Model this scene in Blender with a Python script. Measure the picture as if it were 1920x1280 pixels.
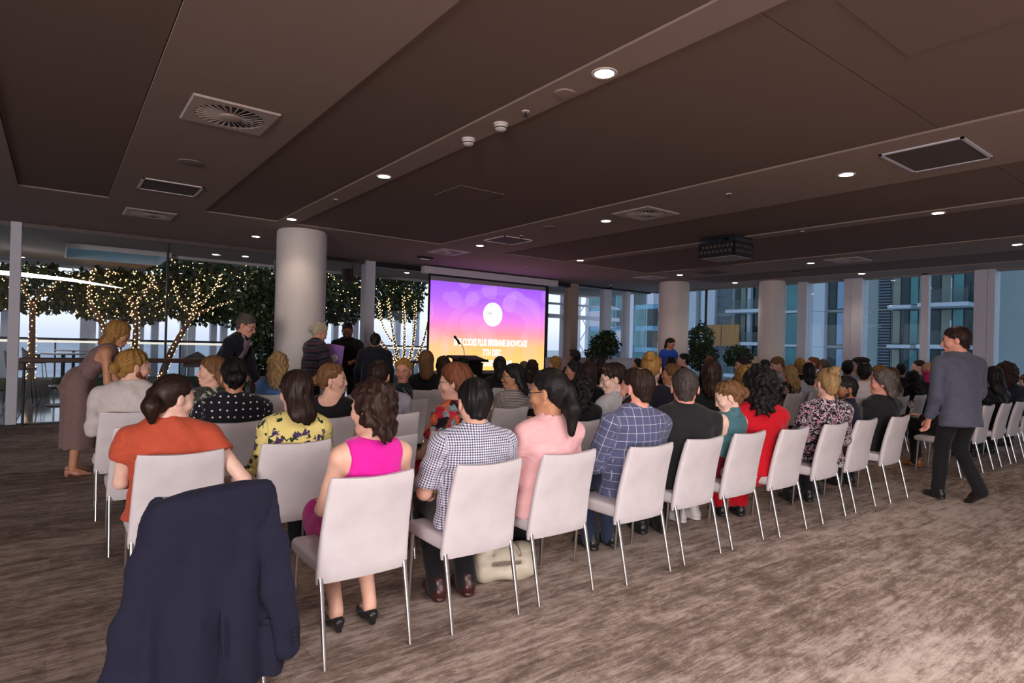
import bpy, bmesh, math, random
import numpy as np
from mathutils import Vector, Matrix
scene = bpy.context.scene
for o in list(bpy.data.objects): bpy.data.objects.remove(o)
COL = scene.collection
R = math.radians
# ------------------------------------------------------------------ camera
AZ, ROLL, PITCH, EYE = R(37.2), R(1.5), R(0.29), 1.5
_up = Vector((0, 0, 1)); _fw = Vector((math.sin(AZ), math.cos(AZ), 0)); _rt = Vector((math.cos(AZ), -math.sin(AZ), 0))
_f = _fw * math.cos(PITCH) + _up * math.sin(PITCH); _u = _up * math.cos(PITCH) - _fw * math.sin(PITCH)
_cr = _rt * math.cos(ROLL) + _u * math.sin(ROLL); _cu = _u * math.cos(ROLL) - _rt * math.sin(ROLL)
cam_d = bpy.data.cameras.new('camera'); cam_d.sensor_width = 36; cam_d.sensor_fit = 'HORIZONTAL'
cam_d.lens = 36 * 1125 / 1920; cam_d.clip_end = 20000; cam_d.clip_start = 0.05
cam = bpy.data.objects.new('camera', cam_d); COL.objects.link(cam)
cam.matrix_world = Matrix(((_cr.x, _cu.x, -_f.x, 0), (_cr.y, _cu.y, -_f.y, 0), (_cr.z, _cu.z, -_f.z, EYE), (0, 0, 0, 1)))
scene.camera = cam
# ------------------------------------------------------------------ view, sky
vs = scene.view_settings
vs.view_transform = 'Standard'; vs.look = 'None'; vs.gamma = 1.0; vs.use_curve_mapping = False
vs.exposure = 0.0
world = bpy.data.worlds.new('dusk_sky'); scene.world = world; world.use_nodes = True
nt = world.node_tree; nt.nodes.clear()
wo = nt.nodes.new('ShaderNodeOutputWorld'); bg = nt.nodes.new('ShaderNodeBackground')
tc = nt.nodes.new('ShaderNodeTexCoord'); sx = nt.nodes.new('ShaderNodeSeparateXYZ'); rp = nt.nodes.new('ShaderNodeValToRGB')
nt.links.new(tc.outputs['Generated'], sx.inputs[0]); nt.links.new(sx.outputs['Z'], rp.inputs[0])
cr = rp.color_ramp; cr.elements[0].position = 0.0; cr.elements[0].color = (0.60, 0.66, 0.84, 1)
cr.elements[1].position = 1.0; cr.elements[1].color = (0.16, 0.24, 0.40, 1)
for p_, c_ in ((0.03, (0.80, 0.83, 0.95, 1)), (0.12, (0.78, 0.84, 0.98, 1)), (0.35, (0.46, 0.56, 0.72, 1))):
    e = cr.elements.new(p_); e.color = c_
nt.links.new(rp.outputs[0], bg.inputs['Color']); bg.inputs['Strength'].default_value = 1.45
nt.links.new(bg.outputs[0], wo.inputs['Surface'])
# ------------------------------------------------------------------ the large soft light: the photographer's flash bounced off the ceiling behind
def area_light(name, loc, aim, size, energy, color):
    l = bpy.data.lights.new(name, 'AREA'); l.shape = 'RECTANGLE'; l.size, l.size_y = size; l.spread = R(160); l.energy = energy; l.color = color
    o = bpy.data.objects.new(name, l); COL.objects.link(o); o.location = loc
    o.rotation_euler = (Vector(aim) - Vector(loc)).to_track_quat('-Z', 'Y').to_euler(); return o
area_light('bounced_flash', (2.0, -2.2, 3.2), (2.0, -2.15, 0.0), (5.5, 4.2), 500, (1.0, 0.945, 0.935))
area_light('rear_fill_light', (-6.0, -6.7, 1.9), (3.0, 6.0, 1.2), (5.5, 2.2), 1300, (1.0, 0.92, 0.91))  # added unseen fill, no real lamp there; brightens far rows and upright surfaces
# ------------------------------------------------------------------ node helpers and materials
class NT:
    def __init__(s, name):
        s.m = bpy.data.materials.new(name); s.m.use_nodes = True; s.t = s.m.node_tree; s.t.nodes.clear()
        s.out = s.n('ShaderNodeOutputMaterial')
    def n(s, typ, **kw):
        nd = s.t.nodes.new(typ)
        for k, v in kw.items(): setattr(nd, k, v)
        return nd
    def l(s, a, b): s.t.links.new(a, b); return b
    def val(s, sock, v):
        if hasattr(v, 'is_output') or isinstance(v, bpy.types.NodeSocket): s.l(v, sock)
        else: sock.default_value = v
    def math(s, op, a, b=None, c=None, clamp=False):
        nd = s.n('ShaderNodeMath', operation=op); nd.use_clamp = clamp
        for i, v in enumerate((a, b, c)):
            if v is not None: s.val(nd.inputs[i], v)
        return nd.outputs[0]
    def attr(s, name): return s.n('ShaderNodeAttribute', attribute_name=name).outputs['Vector']
    def obj(s): return s.n('ShaderNodeTexCoord').outputs['Object']
    def map(s, vec, scale=(1, 1, 1), loc=(0, 0, 0), rot=(0, 0, 0)):
        nd = s.n('ShaderNodeMapping'); s.l(vec, nd.inputs[0]); nd.inputs['Scale'].default_value = scale
        nd.inputs['Location'].default_value = loc; nd.inputs['Rotation'].default_value = rot; return nd.outputs[0]
    def sep(s, vec): nd = s.n('ShaderNodeSeparateXYZ'); s.l(vec, nd.inputs[0]); return nd.outputs
    def noise(s, vec, scale=5, detail=3, rough=0.5, dist=0.0):
        nd = s.n('ShaderNodeTexNoise'); s.l(vec, nd.inputs['Vector']); nd.inputs['Scale'].default_value = scale
        nd.inputs['Detail'].default_value = detail; nd.inputs['Roughness'].default_value = rough; nd.inputs['Distortion'].default_value = dist
        return nd.outputs['Fac']
    def voro(s, vec, scale=5, feature='F1', rand=1.0, dim='2D'):
        nd = s.n('ShaderNodeTexVoronoi', feature=feature, voronoi_dimensions=dim); s.l(vec, nd.inputs['Vector']); nd.inputs['Scale'].default_value = scale
        nd.inputs['Randomness'].default_value = rand; return nd
    def ramp(s, fac, stops, interp='LINEAR'):
        nd = s.n('ShaderNodeValToRGB'); s.l(fac, nd.inputs[0]); c = nd.color_ramp; c.interpolation = interp
        while len(c.elements) > 1: c.elements.remove(c.elements[-1])
        c.elements[0].position = stops[0][0]; c.elements[0].color = (*stops[0][1], 1)
        for p, col in stops[1:]:
            e = c.elements.new(p); e.color = (*col, 1)
        return nd.outputs[0]
    def mix(s, fac, a, b, blend='MIX'):
        nd = s.n('ShaderNodeMix', data_type='RGBA', blend_type=blend)
        s.val(nd.inputs[0], fac)
        for i, v in ((6, a), (7, b)):
            if isinstance(v, tuple): nd.inputs[i].default_value = (*v[:3], 1)
            else: s.l(v, nd.inputs[i])
        return nd.outputs[2]
    def bsdf(s, color, rough=0.6, metal=0.0, spec=0.5, bump=None, bstr=0.3, bdist=0.01, **kw):
        b = s.n('ShaderNodeBsdfPrincipled')
        if isinstance(color, tuple): b.inputs['Base Color'].default_value = (*color[:3], 1)
        else: s.l(color, b.inputs['Base Color'])
        s.val(b.inputs['Roughness'], rough); b.inputs['Metallic'].default_value = metal; b.inputs['Specular IOR Level'].default_value = spec
        for k, v in kw.items(): s.val(b.inputs[k], v)
        if bump is not None:
            bn = s.n('ShaderNodeBump'); bn.inputs['Strength'].default_value = bstr; bn.inputs['Distance'].default_value = bdist
            s.l(bump, bn.inputs['Height']); s.l(bn.outputs[0], b.inputs['Normal'])
        s.l(b.outputs[0], s.out.inputs['Surface']); return b
MATS = {}
def srgb(r, g, b):
    f = lambda c: (c / 255 / 12.92) if c / 255 <= 0.04045 else ((c / 255 + 0.055) / 1.055) ** 2.4
    return (f(r), f(g), f(b))
def plain(name, color, rough=0.6, metal=0.0, spec=0.5, var=0.06, nscale=30, bstr=0.0, **kw):
    """a painted / moulded surface with faint mottling"""
    if name in MATS: return MATS[name]
    t = NT(name); v = t.obj(); nz = t.noise(v, nscale, 2)
    c = t.ramp(nz, [(0.25, tuple(x * (1 - var) for x in color)), (0.75, tuple(min(1, x * (1 + var)) for x in color))])
    t.bsdf(c, rough, metal, spec, bump=nz if bstr else None, bstr=bstr, bdist=0.004, **kw)
    MATS[name] = t.m; return t.m
def emit(name, color, strength):
    if name in MATS: return MATS[name]
    t = NT(name); e = t.n('ShaderNodeEmission'); e.inputs[0].default_value = (*color, 1); e.inputs[1].default_value = strength
    t.l(e.outputs[0], t.out.inputs['Surface']); MATS[name] = t.m; return t.m
# ------------------------------------------------------------------ object helpers
def link(o, parent=None):
    COL.objects.link(o)
    if parent is not None: o.parent = parent
    return o
def tag(o, label=None, cat=None, group=None, kind=None):
    if label: o['label'] = label
    if cat: o['category'] = cat
    if group: o['group'] = group
    if kind: o['kind'] = kind
    return o
def empty(name, loc=(0, 0, 0), rz=0, parent=None):
    o = bpy.data.objects.new(name, None); o.empty_display_size = 0.1; o.location = loc; o.rotation_euler = (0, 0, rz); return link(o, parent)
def set_mat(o, m): o.data.materials.clear(); o.data.materials.append(m); return o
class MB:
    """collects simple shapes into one mesh"""
    def __init__(s): s.bm = bmesh.new()
    def box(s, x0, x1, y0, y1, z0, z1, bevel=0, seg=2):
        r = bmesh.ops.create_cube(s.bm, size=1); vs_ = r['verts']
        for v in vs_: v.co = Vector(((x0 + x1) / 2 + v.co.x * (x1 - x0), (y0 + y1) / 2 + v.co.y * (y1 - y0), (z0 + z1) / 2 + v.co.z * (z1 - z0)))
        if bevel:
            es = set(e for v in vs_ for e in v.link_edges)
            bmesh.ops.bevel(s.bm, geom=list(es), offset=bevel, segments=seg, affect='EDGES', profile=0.5)
        return s
    def cyl(s, c, r, h, seg=24, r2=None, axis='Z', caps=True):
        m = Matrix.Translation(c)
        if axis == 'X': m = m @ Matrix.Rotation(R(90), 4, 'Y')
        if axis == 'Y': m = m @ Matrix.Rotation(R(-90), 4, 'X')
        bmesh.ops.create_cone(s.bm, cap_ends=caps, segments=seg, radius1=r, radius2=r if r2 is None else r2, depth=h, matrix=m @ Matrix.Translation((0, 0, h / 2))); return s
    def tube(s, pts, r, seg=8):
        pts = [Vector(p) for p in pts]; n = len(pts); rs = r if isinstance(r, (list, tuple)) else [r] * n; rings = []
        ref = None
        for i, p in enumerate(pts):
            d = (pts[min(i + 1, n - 1)] - pts[max(i - 1, 0)]).normalized()
            if ref is None: ref = d.orthogonal().normalized()
            a = (ref - d * ref.dot(d))
            if a.length < 1e-5: a = d.orthogonal()
            a.normalize(); ref = a; b = d.cross(a)
            rings.append([s.bm.verts.new(p + (a * math.cos(2 * math.pi * k / seg) + b * math.sin(2 * math.pi * k / seg)) * rs[i]) for k in range(seg)])
        for i in range(n - 1):
            for k in range(seg): s.bm.faces.new((rings[i][k], rings[i][(k + 1) % seg], rings[i + 1][(k + 1) % seg], rings[i + 1][k]))
        s.bm.faces.new(rings[0][::-1]); s.bm.faces.new(rings[-1]); return s
    def lathe(s, prof, c=(0, 0, 0), seg=24):
        rings = [[s.bm.verts.new((c[0] + r * math.cos(2 * math.pi * k / seg), c[1] + r * math.sin(2 * math.pi * k / seg), c[2] + z)) for k in range(seg)] for r, z in prof]
        for i in range(len(rings) - 1):
            for k in range(seg): s.bm.faces.new((rings[i][k], rings[i][(k + 1) % seg], rings[i + 1][(k + 1) % seg], rings[i + 1][k]))
        if prof[0][0] > 1e-4: s.bm.faces.new(rings[0][::-1])
        if prof[-1][0] > 1e-4: s.bm.faces.new(rings[-1])
        return s
    def sphere(s, c, r, u=12, v=8, scale=(1, 1, 1)):
        bmesh.ops.create_uvsphere(s.bm, u_segments=u, v_segments=v, radius=r, matrix=Matrix.Translation(c) @ Matrix.Diagonal((*scale, 1))); return s
    def quad(s, *ps): s.bm.faces.new([s.bm.verts.new(p) for p in ps]); return s
    def xf(s, m): bmesh.ops.transform(s.bm, matrix=m, verts=s.bm.verts); return s
    def mesh(s, name, smooth=False):
        bmesh.ops.recalc_face_normals(s.bm, faces=s.bm.faces)
        me = bpy.data.meshes.new(name); s.bm.to_mesh(me); s.bm.free()
        if smooth:
            me.polygons.foreach_set('use_smooth', [True] * len(me.polygons))
            if smooth != 'all':
                try: me.set_sharp_from_angle(angle=R(40))
                except Exception: pass
        return me
    def build(s, name, m, parent=None, smooth=False, loc=None):
        o = bpy.data.objects.new(name, s.mesh(name, smooth)); o.data.materials.append(m)
        if loc: o.location = loc
        return link(o, parent)
def inst(name, mesh, parent=None, loc=(0, 0, 0), rot=(0, 0, 0), scale=(1, 1, 1)):
    o = bpy.data.objects.new(name, mesh); o.location = loc; o.rotation_euler = rot; o.scale = scale; return link(o, parent)
def copy_tree(o, parent=None):
    c = o.copy(); COL.objects.link(c); c.parent = parent
    for ch in list(o.children): copy_tree(ch, c)
    return c
def structure(o, label=None): o['kind'] = 'structure'; return o
# ------------------------------------------------------------------ signed-distance modelling (bodies, cloth, hair)
f32 = np.float32
def _axis(lo, hi, h, zones):
    a = [lo]
    while a[-1] < hi:
        x = a[-1]; st = h
        for z0, z1, hf in zones:
            if z0 - 0.5 * h <= x <= z1: st = min(st, hf)
        a.append(x + st)
    return np.array(a, f32)
class Field:
    def __init__(s, lo, hi, h, zones=()):
        """zones: list of (lo3, hi3, fine step)"""
        s.ax = [_axis(lo[i], hi[i], h, [(z[0][i], z[1][i], z[2]) for z in zones]) for i in range(3)]
        s.D = np.full([len(a) for a in s.ax], 1.0, f32)
    def box(s, lo, hi):
        sl = []
        for i in range(3):
            a = max(0, int(np.searchsorted(s.ax[i], lo[i])) - 1); b = min(len(s.ax[i]), int(np.searchsorted(s.ax[i], hi[i])) + 1)
            if b - a < 1: return None
            sl.append(slice(a, b))
        X = s.ax[0][sl[0]][:, None, None]; Y = s.ax[1][sl[1]][None, :, None]; Z = s.ax[2][sl[2]][None, None, :]
        return tuple(sl), X, Y, Z
    def put(s, fn, lo, hi, k=0.0, op='u', pad=0.05):
        bx = s.box([v - pad - k for v in lo], [v + pad + k for v in hi])
        if bx is None: return s
        sl, X, Y, Z = bx; d = fn(X, Y, Z).astype(f32); c = s.D[sl]
        if op == 'u':
            if k > 0: h = np.maximum(k - np.abs(c - d), 0) / k; s.D[sl] = np.minimum(c, d) - h * h * k * 0.25
            else: s.D[sl] = np.minimum(c, d)
        else:                                                   # carve
            if k > 0: h = np.maximum(k - np.abs(c + d), 0) / k; s.D[sl] = np.maximum(c, -d) + h * h * k * 0.25
            else: s.D[sl] = np.maximum(c, -d)
        return s
    def cone(s, a, b, ra, rb, k=0.0, flat=None, op='u'):
        a = np.array(a, f32); b = np.array(b, f32); ab = b - a; L2 = float(ab @ ab) + 1e-9
        def fn(X, Y, Z):
            x, y, z = X - a[0], Y - a[1], Z - a[2]
            t = np.clip((x * ab[0] + y * ab[1] + z * ab[2]) / L2, 0, 1)
            x = x - t * ab[0]; y = y - t * ab[1]; z = z - t * ab[2]
            q = x * x + y * y + z * z
            if flat is not None:
                n, f = flat; on = x * n[0] + y * n[1] + z * n[2]; q = q - on * on + (on / f) ** 2
                return (np.sqrt(np.maximum(q, 1e-12)) - (ra + (rb - ra) * t)) * min(1.0, f ** 0.5)
            return np.sqrt(q + 1e-12) - (ra + (rb - ra) * t)
        m = max(ra, rb); return s.put(fn, np.minimum(a, b) - m, np.maximum(a, b) + m, k, op)
    def ell(s, c, r, M=None, k=0.0, op='u', extra=None):
        c = np.array(c, f32); r = np.array(r, f32)
        def fn(X, Y, Z):
            x, y, z = X - c[0], Y - c[1], Z - c[2]
            if M is not None: x, y, z = (x * M[0, j] + y * M[1, j] + z * M[2, j] for j in range(3))
            k0 = np.sqrt((x / r[0]) ** 2 + (y / r[1]) ** 2 + (z / r[2]) ** 2 + 1e-9)
            k1 = np.sqrt((x / r[0] ** 2) ** 2 + (y / r[1] ** 2) ** 2 + (z / r[2] ** 2) ** 2 + 1e-9)
            d = k0 * (k0 - 1) / k1
            return d if extra is None else extra(d, x, y, z)
        m = float(max(r)); return s.put(fn, c - m, c + m, k, op)
    def cut(s, fn):
        """keep only where fn <= 0"""
        X = s.ax[0][:, None, None]; Y = s.ax[1][None, :, None]; Z = s.ax[2][None, None, :]
        s.D = np.maximum(s.D, fn(X, Y, Z).astype(f32)); return s
    def warp(s, fn):
        X = s.ax[0][:, None, None]; Y = s.ax[1][None, :, None]; Z = s.ax[2][None, None, :]
        s.D = s.D + fn(X, Y, Z).astype(f32); return s
    def extract(s):
        D = np.pad(s.D, 1, constant_values=1.0)
        ax = [np.concatenate(([2 * a[0] - a[1]], a, [2 * a[-1] - a[-2]])) for a in s.ax]
        sg = D < 0
        cnt = np.zeros([n - 1 for n in D.shape], np.int8); corners = []
        for i in (0, 1):
            for j in (0, 1):
                for k in (0, 1):
                    sl = tuple(slice(o, o + n - 1) for o, n in zip((i, j, k), D.shape)); cnt += sg[sl]; corners.append((i, j, k))
        act = (cnt > 0) & (cnt < 8); ijk = np.argwhere(act)
        if len(ijk) == 0: return np.zeros((0, 3)), np.zeros((0, 4), int)
        idx = np.full(act.shape, -1, np.int32); idx[act] = np.arange(len(ijk))
        V = np.stack([D[ijk[:, 0] + c[0], ijk[:, 1] + c[1], ijk[:, 2] + c[2]] for c in corners], 1)
        acc = np.zeros((len(ijk), 3)); num = np.zeros(len(ijk))
        for a in range(8):
            for b in range(a + 1, 8):
                ca, cb = corners[a], corners[b]; df = [cb[i] - ca[i] for i in range(3)]
                if sum(map(abs, df)) != 1: continue
                va, vb = V[:, a], V[:, b]; m = (va < 0) != (vb < 0)
                t = np.where(m, va / np.where(m, va - vb, 1), 0)
                for i in range(3): acc[:, i] += np.where(m, ca[i] + df[i] * t, 0)
                num += m
        acc /= num[:, None]
        P = np.stack([ax[i][ijk[:, i]] + acc[:, i] * (ax[i][ijk[:, i] + 1] - ax[i][ijk[:, i]]) for i in range(3)], 1)
        Q = []
        for d in range(3):
            lo = [slice(None)] * 3; hi = [slice(None)] * 3; lo[d] = slice(0, -1); hi[d] = slice(1, None)
            A, B = sg[tuple(lo)], sg[tuple(hi)]; e = np.argwhere(A != B)
            u, v = [(1, 2), (2, 0), (0, 1)][d]
            e = e[(e[:, u] > 0) & (e[:, v] > 0)]
            fl = A[e[:, 0], e[:, 1], e[:, 2]]
            def cell(du, dv):
                q = e.copy(); q[:, u] -= du; q[:, v] -= dv; return idx[q[:, 0], q[:, 1], q[:, 2]]
            c = np.stack([cell(1, 1), cell(0, 1), cell(0, 0), cell(1, 0)], 1)
            c[~fl] = c[~fl][:, ::-1]; Q.append(c)
        Q = np.concatenate(Q); Q = Q[(Q >= 0).all(1)]
        return P, Q
def np_mesh(name, P, Q, attrs=None, smooth_it=0):
    P = np.asarray(P, np.float32); Q = np.asarray(Q, np.int32)
    if smooth_it and len(P):
        e = np.concatenate([Q[:, [0, 1]], Q[:, [1, 2]], Q[:, [2, 3]], Q[:, [3, 0]]]); n = len(P)
        deg = np.bincount(e[:, 0], minlength=n) + np.bincount(e[:, 1], minlength=n)
        for _ in range(smooth_it):
            S = np.stack([np.bincount(e[:, 0], P[e[:, 1], i], n) + np.bincount(e[:, 1], P[e[:, 0], i], n) for i in range(3)], 1) / np.maximum(deg, 1)[:, None]
            P = (P * 0.5 + S * 0.5).astype(np.float32)
    me = bpy.data.meshes.new(name); nv, nq = len(P), len(Q)
    me.vertices.add(nv); me.vertices.foreach_set('co', P.ravel())
    me.loops.add(nq * 4); me.loops.foreach_set('vertex_index', Q.ravel())
    me.polygons.add(nq); me.polygons.foreach_set('loop_start', np.arange(0, nq * 4, 4, dtype=np.int32))
    try: me.polygons.foreach_set('loop_total', np.full(nq, 4, np.int32))
    except Exception: pass
    me.polygons.foreach_set('use_smooth', np.ones(nq, bool)); me.update(calc_edges=True)
    for an, arr in (attrs or {}).items():
        a = me.attributes.new(an, 'FLOAT_VECTOR', 'POINT'); a.data.foreach_set('vector', np.asarray(arr, np.float32).ravel())
    return me
# ------------------------------------------------------------------ people
SKIN = {'fair': srgb(232, 186, 165), 'pale': srgb(238, 200, 184), 'tan': srgb(205, 150, 118), 'rosy': srgb(228, 165, 145),
        'olive': srgb(198, 146, 112), 'brown': srgb(150, 98, 70), 'dark': srgb(110, 70, 52)}
def skin_mat(k):
    n = 'skin_' + k
    if n in MATS: return MATS[n]
    t = NT(n); v = t.obj(); c = SKIN[k]
    nz = t.noise(v, 22, 3); col = t.ramp(nz, [(0.3, tuple(x * y for x, y in zip(c, (0.93, 0.84, 0.80)))), (0.7, c)])
    fine = t.noise(v, 300, 2)
    b = t.bsdf(col, 0.48, spec=0.35, bump=fine, bstr=0.08, bdist=0.002)
    b.inputs['Subsurface Weight'].default_value = 0.08; b.inputs['Subsurface Radius'].default_value = (0.012, 0.005, 0.003); b.inputs['Subsurface Scale'].default_value = 0.6
    MATS[n] = t.m; return t.m
def hair_mat(name, dark, light, streak=0.5, rough=0.42):
    n = 'hair_' + name
    if n in MATS: return MATS[n]
    t = NT(n); v = t.attr('huv')
    a = t.noise(t.map(v, (55, 5, 1)), 1.0, 4, 0.65); b = t.noise(t.map(v, (190, 9, 1)), 1.0, 3, 0.6)
    s = t.math('ADD', t.math('MULTIPLY', a, 0.6), t.math('MULTIPLY', b, 0.4))
    col = t.ramp(s, [(0.5 - streak * 0.17, dark), (0.5 + streak * 0.17, light)])
    t.bsdf(col, rough + 0.12, spec=0.3, bump=s, bstr=0.9, bdist=0.012)
    MATS[n] = t.m; return t.m
HAIR = {'black': (srgb(14, 12, 13), srgb(38, 33, 34)), 'brown': (srgb(26, 15, 12), srgb(68, 44, 35)), 'dkbrown': (srgb(26, 17, 14), srgb(62, 42, 33)),
        'ltbrown': (srgb(74, 48, 30), srgb(150, 108, 72)), 'blonde': (srgb(110, 80, 48), srgb(208, 172, 120)), 'gold': (srgb(120, 84, 40), srgb(200, 152, 84)),
        'grey': (srgb(50, 44, 42), srgb(128, 116, 108)), 'white': (srgb(150, 135, 110), srgb(232, 220, 196)), 'red': (srgb(80, 44, 26), srgb(150, 90, 58)),
        'saltpep': (srgb(32, 26, 26), srgb(98, 86, 84)), 'pink': (srgb(190, 130, 110), srgb(225, 110, 150))}
def hmat(k): return hair_mat(k, *HAIR[k], rough=0.36 if k in ('black', 'dkbrown', 'brown') else 0.48)
# ---- cloth materials
def cloth(name, color, rough=0.85, weave=700, sheen=0.1, pattern=None, fold=0.35):
    n = 'cloth_' + name
    if n in MATS: return MATS[n]
    t = NT(n); uv = t.attr('puv'); ob = t.obj()
    col = pattern(t, uv, ob) if pattern else color
    big = t.noise(t.map(ob, (1, 1, 1.6)), 10, 3, 0.55, 1.2)
    if isinstance(col, tuple):
        col = t.ramp(big, [(0.3, tuple(x * 0.93 for x in col)), (0.7, tuple(min(1, x * 1.05) for x in col))])
    wv = t.noise(t.map(uv, (weave, weave * 1.3, 1)), 1, 1)
    h = t.math('ADD', t.math('MULTIPLY', big, 1.0), t.math('MULTIPLY', wv, 0.04))
    b = t.bsdf(col, rough, spec=0.25, bump=h, bstr=fold, bdist=0.03)
    b.inputs['Sheen Weight'].default_value = sheen
    MATS[n] = t.m; return t.m
def p_gingham(c0, c1, per):
    def f(t, uv, ob):
        s = t.sep(uv); w = []
        for i in (0, 1):
            fr = t.math('FRACT', t.math('MULTIPLY', t.math('ADD', s[i], 10.0), 1.0 / per)); w.append(t.math('GREATER_THAN', fr, 0.5))
        return t.ramp(t.math('MULTIPLY', t.math('ADD', w[0], w[1]), 0.5), [(0.0, c0), (0.5, tuple((a + b) / 2 for a, b in zip(c0, c1))), (1.0, c1)])
    return f
def p_windowpane(c0, c1, per, th):
    def f(t, uv, ob):
        s = t.sep(uv); w = []
        for i in (0, 1):
            fr = t.math('FRACT', t.math('MULTIPLY', t.math('ADD', s[i], 10.0), 1.0 / per)); w.append(t.math('LESS_THAN', fr, th))
        nz = t.noise(t.map(uv, (260, 900, 1)), 1, 2)
        base = t.ramp(nz, [(0.3, tuple(x * 0.7 for x in c0)), (0.7, tuple(x * 1.3 for x in c0))])
        return t.mix(t.math('MAXIMUM', w[0], w[1]), base, c1)
    return f
def p_stripes(c0, c1, per, frac, axis=0):
    def f(t, uv, ob):
        s = t.sep(uv); fr = t.math('FRACT', t.math('MULTIPLY', t.math('ADD', s[axis], 10.0), 1.0 / per))
        return t.mix(t.math('LESS_THAN', fr, frac), c0, c1)
    return f
def p_dots(c0, c1, scale, rad, rand=0.45):
    def f(t, uv, ob):
        v = t.voro(t.map(uv, (1, 1, 0)), scale, rand=rand); return t.mix(t.math('LESS_THAN', v.outputs['Distance'], rad), c0, c1)
    return f
def p_floral(base, cols, scale, thr):
    """scattered blossoms: each cell one colour, petals from a second noise"""
    def f(t, uv, ob):
        u = t.map(uv, (1, 1, 0)); c = None; col = base
        for i, (cc, sc, th) in enumerate(cols):
            v = t.voro(t.map(u, (1, 1, 0), (i * 3.7, i * 1.9, 0)), scale * sc); nz = t.noise(u, scale * 4.5, 2)
            d = t.math('ADD', v.outputs['Distance'], t.math('MULTIPLY', t.math('SUBTRACT', nz, 0.5), 0.9))
            shade = t.ramp(nz, [(0.35, tuple(x * 0.45 for x in cc)), (0.6, cc)])
            col = t.mix(t.math('LESS_THAN', d, thr * th), col, shade)
        return col
    return f
def p_splash(c0, cols, scale):
    def f(t, uv, ob):
        u = t.map(uv, (1, 1, 0)); n1 = t.noise(u, scale, 3, 0.6, 1.5); n2 = t.noise(t.map(u, (1, 1, 0), (7, 3, 0)), scale * 0.7, 3, 0.6, 1.2)
        a = t.mix(t.math('GREATER_THAN', n1, 0.54), c0, cols[0])
        return t.mix(t.math('GREATER_THAN', n2, 0.60), a, cols[1])
    return f
def p_bands(c0, c1, c2, per):
    def f(t, uv, ob):
        s = t.sep(uv); nz = t.noise(t.map(uv, (40, 90, 1)), 1, 2)
        z = t.math('ADD', t.math('MULTIPLY', s[1], 1 / per), t.math('MULTIPLY', nz, 0.35)); fr = t.math('FRACT', t.math('ADD', z, 20.0))
        sp = t.noise(t.map(uv, (150, 150, 1)), 1, 2)
        a = t.ramp(fr, [(0.0, c0), (0.3, c1), (0.45, c0), (0.7, c2), (0.85, c0)])
        return t.mix(t.math('GREATER_THAN', sp, 0.52), c0, a)
    return f
def rotz(v, a): c, s = math.cos(a), math.sin(a); return np.array((v[0] * c - v[1] * s, v[0] * s + v[1] * c, v[2]))
def rot_m(yaw, pitch, roll):
    m = Matrix.Rotation(yaw, 3, 'Z') @ Matrix.Rotation(-pitch, 3, 'X') @ Matrix.Rotation(roll, 3, 'Y'); return np.array(m, f32)
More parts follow.
